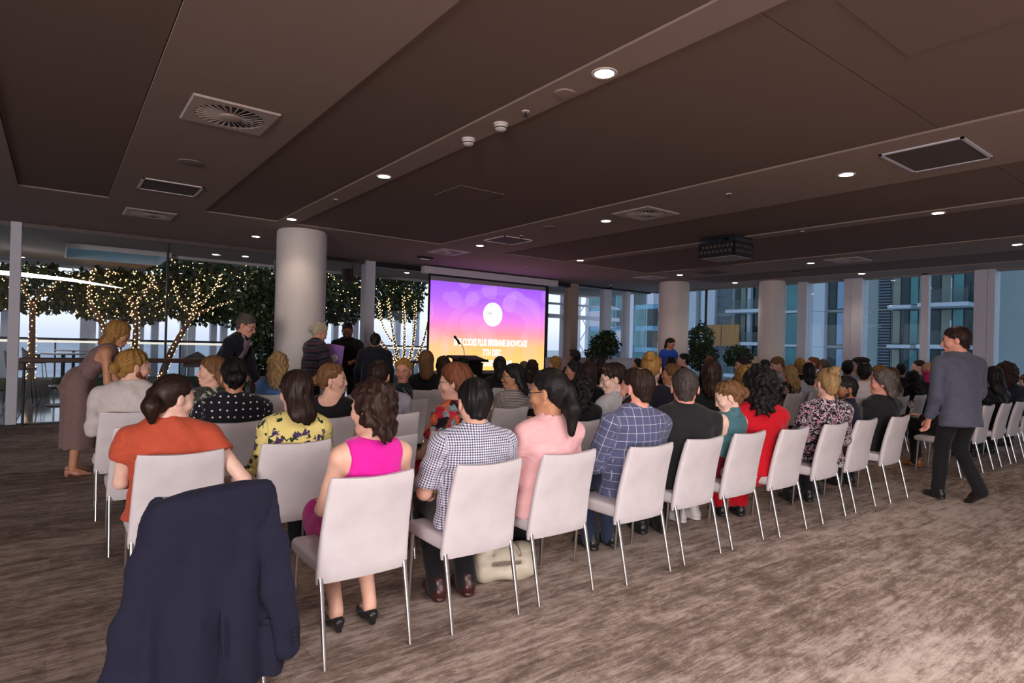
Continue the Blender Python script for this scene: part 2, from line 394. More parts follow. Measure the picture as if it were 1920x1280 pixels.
# ---- shared small parts (built once)
SH = {}
def shared():
    # eye: white ball with iris and pupil, facing +Y
    t = NT('eye'); s = t.sep(t.obj()); r = t.math('SQRT', t.math('ADD', t.math('POWER', s[0], 2.0), t.math('POWER', s[2], 2.0)))
    c = t.ramp(t.math('MULTIPLY', r, 100.0), [(0.0, (0.005, 0.004, 0.004)), (0.28, (0.02, 0.014, 0.01)), (0.55, (0.09, 0.06, 0.04)), (0.62, (0.55, 0.52, 0.5)), (1.0, (0.62, 0.57, 0.55))])
    t.bsdf(c, 0.15); MATS['eye'] = t.m
    SH['eye'] = MB().sphere((0, 0, 0), 0.012, 14, 10).mesh('eye', 'all'); SH['eye'].materials.append(t.m)
    SH['brow'] = MB().tube([(-0.020, -0.006, -0.002), (-0.008, 0.001, 0.003), (0.008, 0.0, 0.003), (0.019, -0.010, -0.003)], [0.0022, 0.004, 0.004, 0.002], 6).mesh('eyebrow', 'all')
    SH['lips'] = MB().tube([(-0.023, -0.012, 0.001), (-0.012, -0.003, 0.003), (0, 0.0, 0.002), (0.012, -0.003, 0.003), (0.023, -0.012, 0.001)], [0.002, 0.0055, 0.0062, 0.0055, 0.002], 8).mesh('lips', 'all')
    SH['teeth'] = MB().tube([(-0.015, -0.005, 0), (0, 0.001, -0.001), (0.015, -0.005, 0)], [0.002, 0.004, 0.002], 6).mesh('teeth', 'all')
    g = MB()
    for sx_ in (-1, 1):
        g.tube([(sx_ * 0.034 + 0.024 * math.cos(a) , 0.112 - 0.30 * abs(sx_ * 0.034 + 0.024 * math.cos(a)) ** 1.5, 0.006 + 0.019 * math.sin(a)) for a in np.linspace(0, 2 * math.pi, 19)], 0.0018, 5)
        g.tube([(sx_ * 0.058, 0.108, 0.012), (sx_ * 0.079, 0.085, 0.012), (sx_ * 0.083, 0.0, 0.012), (sx_ * 0.080, -0.02, 0.0)], 0.0018, 5)
    g.tube([(-0.011, 0.111, 0.010), (0, 0.114, 0.014), (0.011, 0.111, 0.010)], 0.0018, 5)
    SH['glasses'] = g.mesh('glasses', 'all')
    SH['earring'] = MB().tube([(0.008 * math.sin(a), 0, -0.012 + 0.010 * math.cos(a)) for a in np.linspace(0, 2 * math.pi, 13)], 0.0016, 5).mesh('earring', 'all')
    def shoe(kind):
        F = Field((-0.07, -0.12, -0.005), (0.07, 0.22, 0.16), 0.009)
        if kind == 'pump':
            F.cone((0, -0.035, 0.055), (0, 0.05, 0.035), 0.032, 0.036, 0.02, ((0, 0, 1), 0.8)); F.cone((0, 0.05, 0.028), (0, 0.155, 0.018), 0.040, 0.020, 0.03, ((0, 0, 1), 0.55))
            F.cone((0, -0.045, 0.045), (0, -0.05, 0.008), 0.024, 0.016, 0.015)
            F.ell((0, 0.02, 0.085), (0.027, 0.06, 0.036), None, 0.008, 'c')
        else:
            F.cone((0, -0.045, 0.045), (0, 0.05, 0.042), 0.040, 0.043, 0.03); F.cone((0, 0.05, 0.035), (0, 0.165, 0.028), 0.044, 0.032, 0.04, ((0, 0, 1), 0.75))
            F.cone((0, -0.03, 0.06), (0, -0.02, 0.10), 0.040, 0.044, 0.03)
            F.cone((0, -0.045, 0.012), (0, 0.16, 0.012), 0.043, 0.040, 0.0, ((0, 0, 1), 0.35))
        F.cut(lambda X, Y, Z: -Z + 0 * X + 0 * Y)
        P, Q = F.extract(); return np_mesh('shoe', P, Q, None, 1)
    SH['pump'] = shoe('pump'); SH['shoe'] = shoe('shoe')
from mathutils.bvhtree import BVHTree
def strands(P, Q, hc, M, S, hair, n, seed, wig):
    """loose locks: tapering ribbons that follow the hair surface away from the crown or towards the tie"""
    g = np.random.default_rng(seed); bv = BVHTree.FromPolygons(P.tolist(), Q.tolist()); V = []; F = []; U = []
    tie = {'pony': (0, -0.112, 0.012), 'lowbun': (0, -0.115, -0.01), 'bun': (0, -0.085, 0.10)}.get(hair)
    tie = None if tie is None else Vector((hc + (M @ np.array(tie)) * S).tolist())
    crown_ = Vector((hc + (M @ np.array((0.015, -0.03, 0.13))) * S).tolist()); hz = float(hc[2]); st = {'short': 0.007, 'crop': 0.004, 'balding': 0.006, 'quiff': 0.009, 'curly': 0.012}.get(hair, 0.016)
    idx = g.integers(0, len(P), n); K = 8
    for s_, i in enumerate(idx):
        p = Vector(P[i].tolist()); ph = g.uniform(0, 6.28); w = g.uniform(0.0012, 0.0030); up_off = g.uniform(0.0006, 0.0035); row = []
        for k in range(K):
            loc, nr, _, _ = bv.find_nearest(p)
            if loc is None: break
            if tie is not None and (p - tie).length > 0.03 and not (hair == 'pony' and (p - tie).dot(Vector((M @ np.array((0, -1.0, 0))).tolist())) > 0.0): d = tie - p
            elif p.z > hz + 0.04 * S: d = (p - crown_) + Vector((0, 0, -0.02))
            else: d = Vector((0, 0, -1.0)) + (p - crown_).normalized() * 0.15
            d = d - nr * d.dot(nr)
            if d.length < 1e-5: break
            d.normalize(); sd = nr.cross(d); d = (d + sd * wig * math.sin(k * 1.5 + ph)).normalized()
            row.append((loc + nr * (up_off * (0.4 + 0.9 * k / K)), sd * (w * (1 - 0.85 * k / (K - 1)))))
            p = loc + d * st
        if len(row) < 4: continue
        b0 = len(V); u0 = g.uniform(-30, 30)
        for k, (c, s) in enumerate(row): V += [c - s, c + s]; U += [(u0, k * 0.012, 0)] * 2
        for k in range(len(row) - 1): F.append((b0 + 2 * k, b0 + 2 * k + 1, b0 + 2 * k + 3, b0 + 2 * k + 2))
    return np.array([v[:] for v in V]), np.array(F), np.array(U)
CACHE = {}
def seg_uv(P, a, b, off, r):
    a = np.array(a); b = np.array(b); ab = b - a; L = np.linalg.norm(ab); d = ab / L
    q = P - a; t0 = q @ d; t = np.clip(t0, 0, L); o = q - t[:, None] * d
    e1 = np.cross(d, (0, 1, 0.01)); e1 /= np.linalg.norm(e1); e2 = np.cross(d, e1)
    th = np.arctan2(o @ e1, -(o @ e2)); return np.linalg.norm(o, axis=1) / r, np.stack([th * r + off, t0 + off, 0 * t], 1)
def person(label, hx, hy, crown, rot=0, sex='f', pose='sit', lean=-8, side=0, build=1.0, hyaw=None, hpitch=0, hroll=0, skin='fair',
           hair='short', hcol='brown', hlen=0.3, top=None, bottom=None, shoes=('shoe', 'black'), arms=None, legs=None, glasses=None, beard=None,
           smile=False, earring=None, lod=1, hands=(), extra=None, tilt_torso=0, group=None, footy=None, name='person'):
    """hx, hy, crown: where the crown of the head is. lod 0 near, 1 middle, 2 far"""
    male = sex == 'm'
    rz = R(rot); hyaw = rot if hyaw is None else hyaw
    S = 1.0
    Ld = R(lean); Sd = R(side)
    dirv = np.array((math.sin(Sd), math.sin(Ld) * math.cos(Sd), math.cos(Ld) * math.cos(Sd)))
    hz0 = 0.535 if pose == 'sit' else 0.0
    M = rot_m(R(hyaw - rot), R(hpitch), R(hroll))
    headup = np.array((0, 0.0, 0.0)) + 0.075 * (dirv * 0.5 + np.array((0, 0.0, 0.5)) * 1.0) + M @ np.array((0, 0.012, 0.075))
    if pose == 'sit':
        tot = 0.47 * dirv[2] + headup[2] + 0.142
        S = (crown - 0.545) / tot; S = min(1.13, max(0.86, S))
        hip = np.array((0, 0, min(0.62, max(0.51, crown - S * tot))))
    else:
        S = crown / (0.93 + 0.47 * dirv[2] + headup[2] + 0.142); S = min(1.12, max(0.85, S))
        hip = np.array((0, 0, 0.93 * S))
    nb = hip + dirv * 0.47 * S                                  # base of the neck
    hc = nb + headup * S                                         # centre of the head
    fl = np.array((0.0, math.cos(Ld), -math.sin(Ld)))            # front of the chest
    sw = (0.185 if male else 0.158) * build * S
    tw = R(tilt_torso); ex = np.array((math.cos(tw), math.sin(tw), 0))
    shc = nb - dirv * 0.078 * S; SHd = S * 1.09
    sh = {s: shc + ex * s * sw for s in (-1, 1)}
    h0 = rotz((hc[0], hc[1], 0), rz); ox, oy = hx - h0[0], hy - h0[1]
    root = empty(name, (ox, oy, 0), rz); tag(root, label, 'person', group)
    # limbs
    el, wr, hd = {}, {}, {}
    for s in (-1, 1):
        a = (arms or {}).get(s)
        if a is None:
            if pose == 'sit': a = ((0.05, 0.09, -0.26), (-0.06, 0.31, -0.33))
            else: a = ((0.06, -0.02, -0.28), (0.07, 0.08, -0.52))
        el[s] = sh[s] + np.array((a[0][0] * s, a[0][1], a[0][2])) * S; wr[s] = sh[s] + np.array((a[1][0] * s, a[1][1], a[1][2])) * S
        hd[s] = np.array(a[2], float) * np.array((s, 1, 1)) if len(a) > 2 else wr[s] - el[s]; hd[s] = hd[s] / np.linalg.norm(hd[s])
    kn, an, ft = {}, {}, {}
    for s in (-1, 1):
        g = (legs or {}).get(s)
        if pose == 'sit':
            fy = 0.40 if footy is None else footy
            g = g or ((0.10, 0.43, 0.52), (0.09, fy, 0.10))
        else: g = g or ((0.095, 0.02, 0.50 * S), (0.10, -0.02, 0.09))
        kn[s] = np.array((g[0][0] * s, g[0][1], g[0][2])); an[s] = np.array((g[1][0] * s, g[1][1], g[1][2])); ft[s] = g[2] if len(g) > 2 else 0
    hj = {s: hip + np.array((s * 0.088, 0.0, -0.01)) * (1 if pose == 'sit' else S) for s in (-1, 1)}
    hN, hB = [(0.0055, 0.015), (0.009, 0.021), (0.0125, 0.028)][lod]
    # ---------------------------------------------------------------- body: one continuous surface
    allp = np.array([hip, hc] + [v for d in (el, wr, kn, an) for v in d.values()])
    lo = allp.min(0) - 0.22; hi = allp.max(0) + 0.22; lo[2] = max(-0.005, lo[2]); hi[2] = hc[2] + 0.13 * S
    zones = [(hc - 0.125 * S, hc + 0.125 * S, hN)]
    for s in hands: zones.append((wr[s] + hd[s] * 0.09 - 0.10, wr[s] + hd[s] * 0.09 + 0.10, 0.0065))
    F = Field(lo, hi, hB, zones)
    b = build; q = lambda *v: hc + (M @ np.array(v, float)) * SHd
    wst = hip + dirv * 0.16 * S; cst = hip + dirv * 0.33 * S
    flt = (fl, 0.66)
    F.cone(hip - dirv * 0.0, wst, 0.150 * b * S, (0.130 if male else 0.112) * b * S, 0.0, flt); F.cone(wst, cst, (0.130 if male else 0.112) * b * S, (0.155 if male else 0.135) * b * S, 0.04, flt)
    F.cone(sh[-1] * 0.75 + shc * 0.25, sh[1] * 0.75 + shc * 0.25, 0.058 * S, 0.058 * S, 0.08)
    F.cone(cst, shc, 0.14 * b * S, 0.085 * b * S, 0.05, flt)
    nr = (0.056 if male else 0.047) * S
    F.cone(nb - dirv * 0.03, q(0, -0.022, -0.05), nr * 1.12, nr, 0.04)
    for s in (-1, 1):
        ar = (1.0 if male else 0.88) * (0.6 + 0.4 * b) * S
        F.cone(shc + (nb - shc) * 0.8 + ex * s * 0.03, sh[s], 0.036 * S, 0.040 * S, 0.05)
        F.cone(sh[s], el[s], 0.050 * ar, 0.040 * ar, 0.03); F.cone(el[s], wr[s], 0.041 * ar, 0.027 * ar, 0.015)
        # hand: palm, four unequal fingers with a bend, thumb from the side of the palm
        d = hd[s]; side_v = np.cross(d, (0, 0, 1)) if abs(d[2]) < 0.9 else np.array((0, 1.0, 0)); side_v = side_v / np.linalg.norm(side_v)
        if side_v @ np.array((0.0, 1, 0)) < 0 and abs(d[2]) >= 0.9: side_v = -side_v
        pn = np.cross(side_v, d); inward = -s * 1.0
        hs = (1.0 if male else 0.9) * S
        F.cone(wr[s], wr[s] + d * 0.085 * hs, 0.027 * hs, 0.036 * hs, 0.012, (pn, 0.5))
        if s in hands:
            for i, (off, L) in enumerate(((-0.030, 0.066), (-0.010, 0.078), (0.010, 0.074), (0.029, 0.060))):
                k0 = wr[s] + d * 0.088 * hs + side_v * off * hs; k1 = k0 + (d * 0.85 - pn * 0.35 * (1 if pn[2] > 0 else -1)) * L * 0.55 * hs
                k2 = k1 + (d * 0.5 - pn * 0.8 * (1 if pn[2] > 0 else -1)) * L * 0.5 * hs
                F.cone(k0, k1, 0.0092 * hs, 0.0085 * hs, 0.006); F.cone(k1, k2, 0.0085 * hs, 0.0072 * hs, 0.003)
            tb = wr[s] + d * 0.03 * hs + side_v * 0.028 * hs
            F.cone(tb, tb + (d * 0.6 + side_v * 0.7) * 0.045 * hs, 0.013 * hs, 0.010 * hs, 0.008); t2 = tb + (d * 0.6 + side_v * 0.7) * 0.045 * hs
            F.cone(t2, t2 + (d * 0.95 + side_v * 0.1) * 0.032 * hs, 0.010 * hs, 0.008 * hs, 0.004)
        else:
            F.cone(wr[s] + d * 0.085 * hs, wr[s] + d * 0.15 * hs - np.array((0, 0, 0.02)), 0.035 * hs, 0.022 * hs, 0.012, (pn, 0.4))
        lr = (0.6 + 0.4 * b)
        F.cone(hj[s], kn[s], 0.088 * lr, 0.060 * lr, 0.04); F.cone(kn[s], an[s], 0.058 * lr, 0.036, 0.02)
        fd = np.array((math.sin(R(ft[s])), math.cos(R(ft[s])), 0)); F.cone(an[s] + (0, 0, -0.03), an[s] + fd * 0.11 + (0, 0, -0.065), 0.034, 0.022, 0.02)
    # head
    hw = 1.0 if male else 0.95
    F.ell(q(0, -0.012, 0.035), np.array((0.074 * hw, 0.096, 0.086)) * SHd, M, 0.03)
    F.cone(q(0, 0.025, 0.0), q(0, 0.052, -0.078), 0.064 * hw * SHd, 0.030 * SHd, 0.035)
    for s in (-1, 1):
        F.cone(q(s * 0.043 * hw, 0.005, -0.045), q(s * 0.018, 0.058, -0.088), (0.024 if male else 0.021) * SHd, 0.017 * SHd, 0.03)
        F.ell(q(s * 0.040 * hw, 0.058, -0.022), np.array((0.026, 0.026, 0.026)) * SHd, M, 0.03)
        F.ell(q(s * 0.031, 0.096, 0.004), np.array((0.017, 0.015, 0.011)) * SHd, M, 0.016, 'c')
        F.cone(q(s * 0.012, 0.089, 0.023), q(s * 0.046, 0.074, 0.022), (0.0085 if male else 0.0065) * SHd, (0.007 if male else 0.0055) * SHd, 0.014)
        F.ell(q(s * 0.0805 * hw, -0.012, -0.006), np.array((0.010, 0.019, 0.031)) * SHd, M, 0.006)
        F.ell(q(s * 0.094 * hw, -0.004, -0.004), np.array((0.008, 0.010, 0.018)) * SHd, M, 0.006, 'c')
        F.ell(q(s * 0.011, 0.096, -0.033), np.array((0.009, 0.011, 0.008)) * SHd, M, 0.008)
    F.cone(q(0, 0.088, 0.012), q(0, 0.109 if male else 0.1035, -0.028), 0.0085 * SHd, (0.0115 if male else 0.0098) * SHd, 0.012)
    F.cone(q(-0.013, 0.086, -0.055), q(0.013, 0.086, -0.055), 0.010 * SHd, 0.010 * SHd, 0.012)
    F.cone(q(-0.010, 0.083, -0.066), q(0.010, 0.083, -0.066), 0.009 * SHd, 0.009 * SHd, 0.010)
    F.ell(q(0, 0.072, -0.090), np.array((0.021, 0.018, 0.016)) * SHd, M, 0.02)
    P, Q = F.extract()
    body = link(bpy.data.objects.new('body', np_mesh('body', P, Q, None, 1)), root); body.data.materials.append(skin_mat(skin))
    # face parts
    eul = Matrix([list(map(float, r_)) for r_ in M]).to_euler()
    def part(nm, mesh, pos, m=None, mirror=1, sc=(1, 1, 1)):
        o = inst(nm, mesh, root, tuple(float(v) for v in q(*pos)), eul, (SHd * mirror * sc[0], SHd * sc[1], SHd * sc[2]))
        if m is not None:
            if len(o.data.materials) == 0: o.data.materials.append(m)
            o.material_slots[0].link = 'OBJECT'; o.material_slots[0].material = m
        return o
    if lod < 2 or smile:
        for s in (-1, 1):
            part('eye', SH['eye'], (s * 0.031, 0.0768 if male else 0.0760, 0.0035), None, 1, (1.05, 1, 0.62)); part('eyebrow', SH['brow'], (s * 0.033, 0.0885 if male else 0.0860, 0.027), hmat(hcol), s)
        lipc = tuple(x * y for x, y in zip(SKIN[skin], (0.72, 0.42, 0.42)))
        part('lips', SH['lips'], (0, 0.0945, -0.060), plain('lips_' + skin, lipc, 0.4))
        if smile: part('teeth', SH['teeth'], (0, 0.0985, -0.061), plain('teeth', (0.75, 0.72, 0.68), 0.2))
    if glasses: part('glasses', SH['glasses'], (0, -0.008, 0), plain('glasses_' + glasses, {'black': (0.01, 0.01, 0.012), 'gold': srgb(150, 120, 80), 'brown': srgb(60, 35, 25)}[glasses], 0.3))
    if earring:
        for s in (-1, 1): part('earring', SH['earring'], (s * 0.086, -0.008, -0.034), plain('earring_' + earring, {'green': srgb(60, 80, 60), 'turquoise': srgb(110, 185, 200), 'gold': srgb(200, 160, 90)}[earring], 0.3))
    # ---------------------------------------------------------------- hair
    if hair != 'none':
        down = M.T @ np.array((0, 0, -1.0)); Lh = hlen if hair in ('long', 'pony', 'bob', 'wavy', 'curly') else 0.05
        e = hc + np.array((0, -0.13, -Lh)) * SHd; lo = np.minimum(hc - 0.19 * SHd, e - 0.15); hi = hc + 0.19 * SHd
        G = Field(lo, hi, [0.0065, 0.010, 0.0135][lod])
        t = {'short': 0.008, 'crop': 0.005, 'balding': 0.006, 'long': 0.013, 'pony': 0.008, 'bun': 0.008, 'bob': 0.018, 'wavy': 0.018, 'curly': 0.034, 'afro': 0.04, 'lowbun': 0.012, 'quiff': 0.012}[hair]
        rr = np.array((0.076 * hw + t, 0.098 + t, 0.088 + t)) * SHd
        G.ell(q(0, -0.014, 0.036), rr, M)
        if hair in ('short', 'crop', 'balding', 'quiff'): G.cone(q(0, -0.035, 0.0), q(0, -0.048, -0.062), 0.075 * hw * SHd, 0.048 * SHd, 0.03)
        if hair == 'quiff': G.ell(q(0, 0.05, 0.105), np.array((0.06, 0.055, 0.032)) * SHd, M, 0.03)
        if hair in ('pony', 'bun', 'lowbun'): G.cone(q(0, -0.035, 0.0), q(0, -0.055, -0.05), 0.075 * hw * SHd, 0.045 * SHd, 0.03)
        if hair in ('long', 'bob', 'wavy', 'curly'):
            wv_ = {'long': 0.082, 'bob': 0.088, 'wavy': 0.098, 'curly': 0.115}[hair] * SHd
            endp = hc + (M @ np.array((0, -0.05, 0.0))) * SHd * (0.3 if Lh > 0.2 else 1) + np.array((0, (-0.125 if lean < 20 else 0.02) if Lh > 0.2 else -0.01, -Lh)) * SHd
            nape = hc + (M @ np.array((0, -0.062, -0.02))) * SHd + np.array((0, -0.03, -min(Lh, 0.10))) * SHd
            fl_h = (np.array((0, 1.0, 0)), 0.62) if Lh > 0.2 else (M @ np.array((0, 1.0, 0)), 0.8)
            if Lh > 0.2: G.cone(q(0, -0.024, 0.0), nape, wv_, wv_ * 0.98, 0.03, (M @ np.array((0, 1.0, 0)), 0.85)); G.cone(nape, endp, wv_ * 0.98, wv_ * (0.70 if hair == 'long' else 0.9), 0.03, fl_h)
            else: G.cone(q(0, -0.024, 0.0), endp, wv_, wv_ * 0.95, 0.03, fl_h)
        face = (0.085, 0.065)
        def cutface(X, Y, Z):
            x, y, z = X - hc[0], Y - hc[1], Z - hc[2]; yl = (x * M[0, 1] + y * M[1, 1] + z * M[2, 1]) / SHd; zl = (x * M[0, 2] + y * M[1, 2] + z * M[2, 2]) / SHd; xl = (x * M[0, 0] + y * M[1, 0] + z * M[2, 0]) / SHd
            up_ = 0.0 if hair not in ('balding',) else 0.02
            bk_ = 0.014 if hair in ('pony', 'bun', 'lowbun') else (0.007 if hair in ('long', 'wavy', 'bob') else 0.0); f = ((yl - 0.012 + bk_) * 0.083 - (zl + 0.012 - up_) * 0.068) / 0.107
            low = np.where(zl < -0.02, yl + (0.01 if hair in ('long', 'wavy', 'bob', 'curly') else 0.02), f)
            f = np.maximum(f, low) if hair not in ('long', 'wavy', 'bob', 'curly') else np.where(zl < 0.0, np.maximum(f, yl - 0.022), f)
            if lean > 20 and hair == 'long': f = np.where(np.abs(xl) > 0.050, np.minimum(f, yl - 0.07), f)
            if hair in ('short', 'crop', 'balding', 'quiff', 'pony', 'bun', 'lowbun'):
                f = np.maximum(f, -(zl + 0.085) + 0.2 * np.abs(xl))
                er = 0.028 - np.sqrt((np.abs(xl) - 0.086) ** 2 + (yl + 0.006) ** 2 + (zl + 0.008) ** 2); f = np.maximum(f, er)
            return f * SHd
        fc = cutface(G.ax[0][:, None, None], G.ax[1][None, :, None], G.ax[2][None, None, :]).astype(f32)
        G.D = np.maximum(G.D + np.clip((fc + 0.045) / 0.045, 0, 1) ** 1.5 * (t * 0.92 if hair not in ('curly', 'long', 'wavy', 'bob') else t * 0.45) * SHd, fc)
        if hair == 'balding': G.ell(q(0, -0.045, 0.150), np.array((0.042, 0.058, 0.040)) * SHd, M, 0.02, 'c')
        if hair in ('pony',):
            tp = (M @ np.array((0, -0.118, 0.012))) * SHd + hc
            G.cone(q(0, -0.098, 0.012), tp, 0.026 * SHd, 0.024 * SHd, 0.02); mid = tp + np.array((0, -0.03, -Lh * 0.45)) * SHd
            G.cone(tp, mid, 0.030 * SHd, 0.042 * SHd, 0.02); G.cone(mid, mid + np.array((0, 0.0, -Lh * 0.55)) * SHd, 0.042 * SHd, 0.016 * SHd, 0.03)
        if hair == 'bun':
            G.ell(q(0, -0.085, 0.098), np.array((0.050, 0.046, 0.040)) * SHd, M, 0.01); G.ell(q(0.006, -0.092, 0.128), np.array((0.034, 0.034, 0.022)) * SHd, M, 0.012)
        if hair == 'lowbun':
            G.ell(q(0, -0.125, -0.01), np.array((0.046, 0.038, 0.042)) * SHd, M, 0.012)
        ph = (hx * 7 + hy * 3) % 6
        amp = {'short': 0.002, 'crop': 0.001, 'balding': 0.0015, 'long': 0.0022, 'pony': 0.0018, 'bun': 0.0022, 'bob': 0.005, 'wavy': 0.009, 'curly': 0.011, 'afro': 0.012, 'lowbun': 0.005, 'quiff': 0.004}[hair]
        def wob(X, Y, Z):
            x, y, z = X - hc[0], Y - hc[1], Z - hc[2]; th = np.arctan2(x, -(y - 0.02))
            if hair in ('curly', 'afro', 'wavy', 'bob'):
                return amp * (np.sin(95 * x + ph + 2 * np.sin(40 * z)) * np.sin(90 * y + 2 * ph) + 0.8 * np.sin(80 * z + 3 * np.sin(30 * x) + ph))
            return amp * np.sin(15 * th + 2.2 * np.sin(18 * z + ph) + ph) + amp * 0.6 * np.sin(34 * th + 9 * z)
        G.warp(wob)
        P, Q = G.extract()
        loc_ = ((P - hc) @ M) / SHd; r_xy = np.sqrt(loc_[:, 0] ** 2 + (loc_[:, 1] + 0.03) ** 2)
        th = np.arctan2(loc_[:, 0], -(loc_[:, 1] + 0.03))
        huv = np.stack([th * 0.35, np.where(loc_[:, 2] > 0.05, 0.06 - r_xy, loc_[:, 2] - 0.05), 0 * th], 1)
        ho = link(bpy.data.objects.new('hair', np_mesh('hair', P, Q, {'huv': huv}, 1 if lod == 0 else 0)), root); ho.data.materials.append(extra['hairmat'] if extra and 'hairmat' in extra else hmat(hcol))
        if lod < 2 and len(P):
            VP, VF, VU = strands(P, Q, hc, M, SHd, hair, (1500 if lod == 0 else 500), int(abs(hx * 100 + hy * 37)), {'curly': 1.1, 'wavy': 0.5, 'bob': 0.2}.get(hair, 0.08))
            if len(VF):
                so = link(bpy.data.objects.new('hair_locks', np_mesh('hair_locks', VP, VF, {'huv': VU})), ho); so.data.materials.append(ho.data.materials[0]); so['kind'] = 'stuff'
        if hair == 'pony':
            tp = (M @ np.array((0, -0.116, 0.012))) * SHd + hc; inst('hair_tie', MB().tube([(0.031 * math.cos(a), 0, 0.031 * math.sin(a)) for a in np.linspace(0, 6.283, 13)], 0.007, 6).mesh('hair_tie', 'all'), root, tuple(map(float, tp)), eul).data.materials.append(plain('hair_tie', (0.02, 0.02, 0.02), 0.8))
    if beard:
        G = Field(hc - 0.14 * SHd, hc + 0.14 * SHd, [0.0065, 0.009, 0.011][lod]); bl = 0.010 if beard[0] == 'full' else 0.0025
        G.cone(q(0, 0.030, -0.03), q(0, 0.056, -0.082 - bl), (0.060 * hw) * SHd, (0.031 + bl) * SHd)
        for s in (-1, 1): G.cone(q(s * 0.046 * hw, 0.005, -0.043), q(s * 0.018, 0.060, -0.090 - bl), (0.025 + bl * 0.6) * SHd, (0.019 + bl) * SHd, 0.02)
        if beard[0] == 'full': G.cone(q(0, 0.07, -0.085), q(0, 0.062, -0.135), 0.034 * SHd, 0.018 * SHd, 0.02)
        def cb(X, Y, Z):
            x, y, z = X - hc[0], Y - hc[1], Z - hc[2]; yl = (x * M[0, 1] + y * M[1, 1] + z * M[2, 1]) / SHd; zl = (x * M[0, 2] + y * M[1, 2] + z * M[2, 2]) / SHd; xl = (x * M[0, 0] + y * M[1, 0] + z * M[2, 0]) / SHd
            f = np.maximum(zl + 0.045 - 0.55 * np.maximum(0, np.abs(xl) - 0.025), -(yl + 0.008)); return np.maximum(f, 0.016 - np.sqrt(xl ** 2 * 0.5 + (yl - 0.095) ** 2 + (zl + 0.060) ** 2)) * SHd
        G.cut(cb); P, Q = G.extract(); loc_ = ((P - hc) @ M) / SHd
        bo = link(bpy.data.objects.new('beard', np_mesh('beard', P, Q, {'huv': np.stack([loc_[:, 0] * 4, loc_[:, 2] * 2, 0 * loc_[:, 0]], 1)})), root); bo.data.materials.append(hmat(beard[1]))
    # ---------------------------------------------------------------- clothes
    hC = [0.011, 0.016, 0.023][lod]; T = dict(sleeve=2.0, off=0.012, hem=0.10 if pose != 'sit' else 0.045, collar=None, low=0, lowf=0.05); T.update(top or {})
    o_ = T['off']; sl = T['sleeve']; hem = T['hem']
    pts = [hip - dirv * (hem + 0.1), nb] + list(sh.values()) + ([v for v in el.values()] if sl > 0 else []) + (list(wr.values()) if sl > 1 else [])
    lo = np.min(pts, 0) - 0.23 * max(b, 1); hi = np.max(pts, 0) + 0.22; hi[2] = nb[2] + 0.12
    C = Field(lo, hi, hC)
    C.cone(hip - dirv * hem, wst, 0.160 * b * S + o_ * 1.6, ((0.138 if male else 0.118) * b * S + o_ * 1.4), 0.0, flt); C.cone(wst, cst, (0.138 if male else 0.118) * b * S + o_ * 1.4, (0.16 if male else 0.14) * b * S + o_, 0.05, flt)
    C.cone(cst, shc, 0.145 * b * S + o_, 0.088 * b * S + o_, 0.05, flt)
    inn = 0.75 if sl > 0 else 0.62
    C.cone(sh[-1] * inn + shc * (1 - inn), sh[1] * inn + shc * (1 - inn), 0.060 * S + o_ * 0.8, 0.060 * S + o_ * 0.8, 0.07)
    for s in (-1, 1):
        C.cone(shc + (nb - shc) * 0.75 + ex * s * 0.035, sh[s] if sl > 0 else shc * 0.3 + sh[s] * 0.7, 0.036 * S + o_ * 0.7, 0.042 * S + o_ * 0.6, 0.05)
    hp = hip - dirv * hem
    C.cut(lambda X, Y, Z: -((X - hp[0]) * dirv[0] + (Y - hp[1]) * dirv[1] + (Z - hp[2]) * dirv[2]) - 0.02)
    if sl <= 0:
        lim = sw + 0.005
        C.cut(lambda X, Y, Z: np.abs((X - shc[0]) * ex[0] + (Y - shc[1]) * ex[1]) - (lim - 0.10 * np.clip((Z - (shc[2] - 0.12)) / 0.15, 0, 0.32)) + 0 * Z)
    else:
        Dt = C.D.copy(); C.D[:] = 1.0
        for s in (-1, 1):
            f1 = min(sl, 1.0); ar = (1.0 if male else 0.9) * (0.6 + 0.4 * b) * S; flare = T.get('flare', 0.0)
            C.cone(sh[s], sh[s] + (el[s] - sh[s]) * f1, 0.050 * ar + o_ * 0.8, (0.050 - 0.008 * f1) * ar + o_ + flare, 0.02)
            if sl > 1: C.cone(el[s], el[s] + (wr[s] - el[s]) * (sl - 1), 0.043 * ar + o_, 0.033 * ar + o_ * 0.6, 0.02)
            e0, e1, fr = (sh[s], el[s], sl) if sl <= 1 else (el[s], wr[s], sl - 1)
            dd = (e1 - e0) / np.linalg.norm(e1 - e0); pc = e0 + (e1 - e0) * fr
            bx = C.box(pc - 0.12, pc + 0.12)
            if bx is not None:
                sl_, X, Y, Z = bx; C.D[sl_] = np.maximum(C.D[sl_], ((X - pc[0]) * dd[0] + (Y - pc[1]) * dd[1] + (Z - pc[2]) * dd[2]).astype(f32))
        k = 0.035; h = np.maximum(k - np.abs(C.D - Dt), 0) / k; C.D = np.minimum(C.D, Dt) - h * h * k * 0.25
    if T['low']: C.ell(nb - fl * 0.03 + dirv * 0.02, (0.105 * S * b, 0.16, T['low']), None, 0.01, 'c')
    else: C.ell(nb + dirv * 0.035 + fl * T['lowf'] * 0.6, ((0.066 + T.get('neck', 0)) * S, 0.075 * S, 0.045 * S), None, 0.01, 'c')
    ph = (hx * 5.3 + hy * 2.7) % 6.28
    fa = T.get('fold', 0.0045) * 1.25
    C.warp(lambda X, Y, Z: fa * np.sin(34 * (X * 0.5 + Z * 0.9) + 2.5 * np.sin(9 * X + 7 * Y + ph) + ph) * np.sin(17 * (X - Z * 0.6) + 1.7 * np.sin(13 * Z + ph)) + 0 * Y)
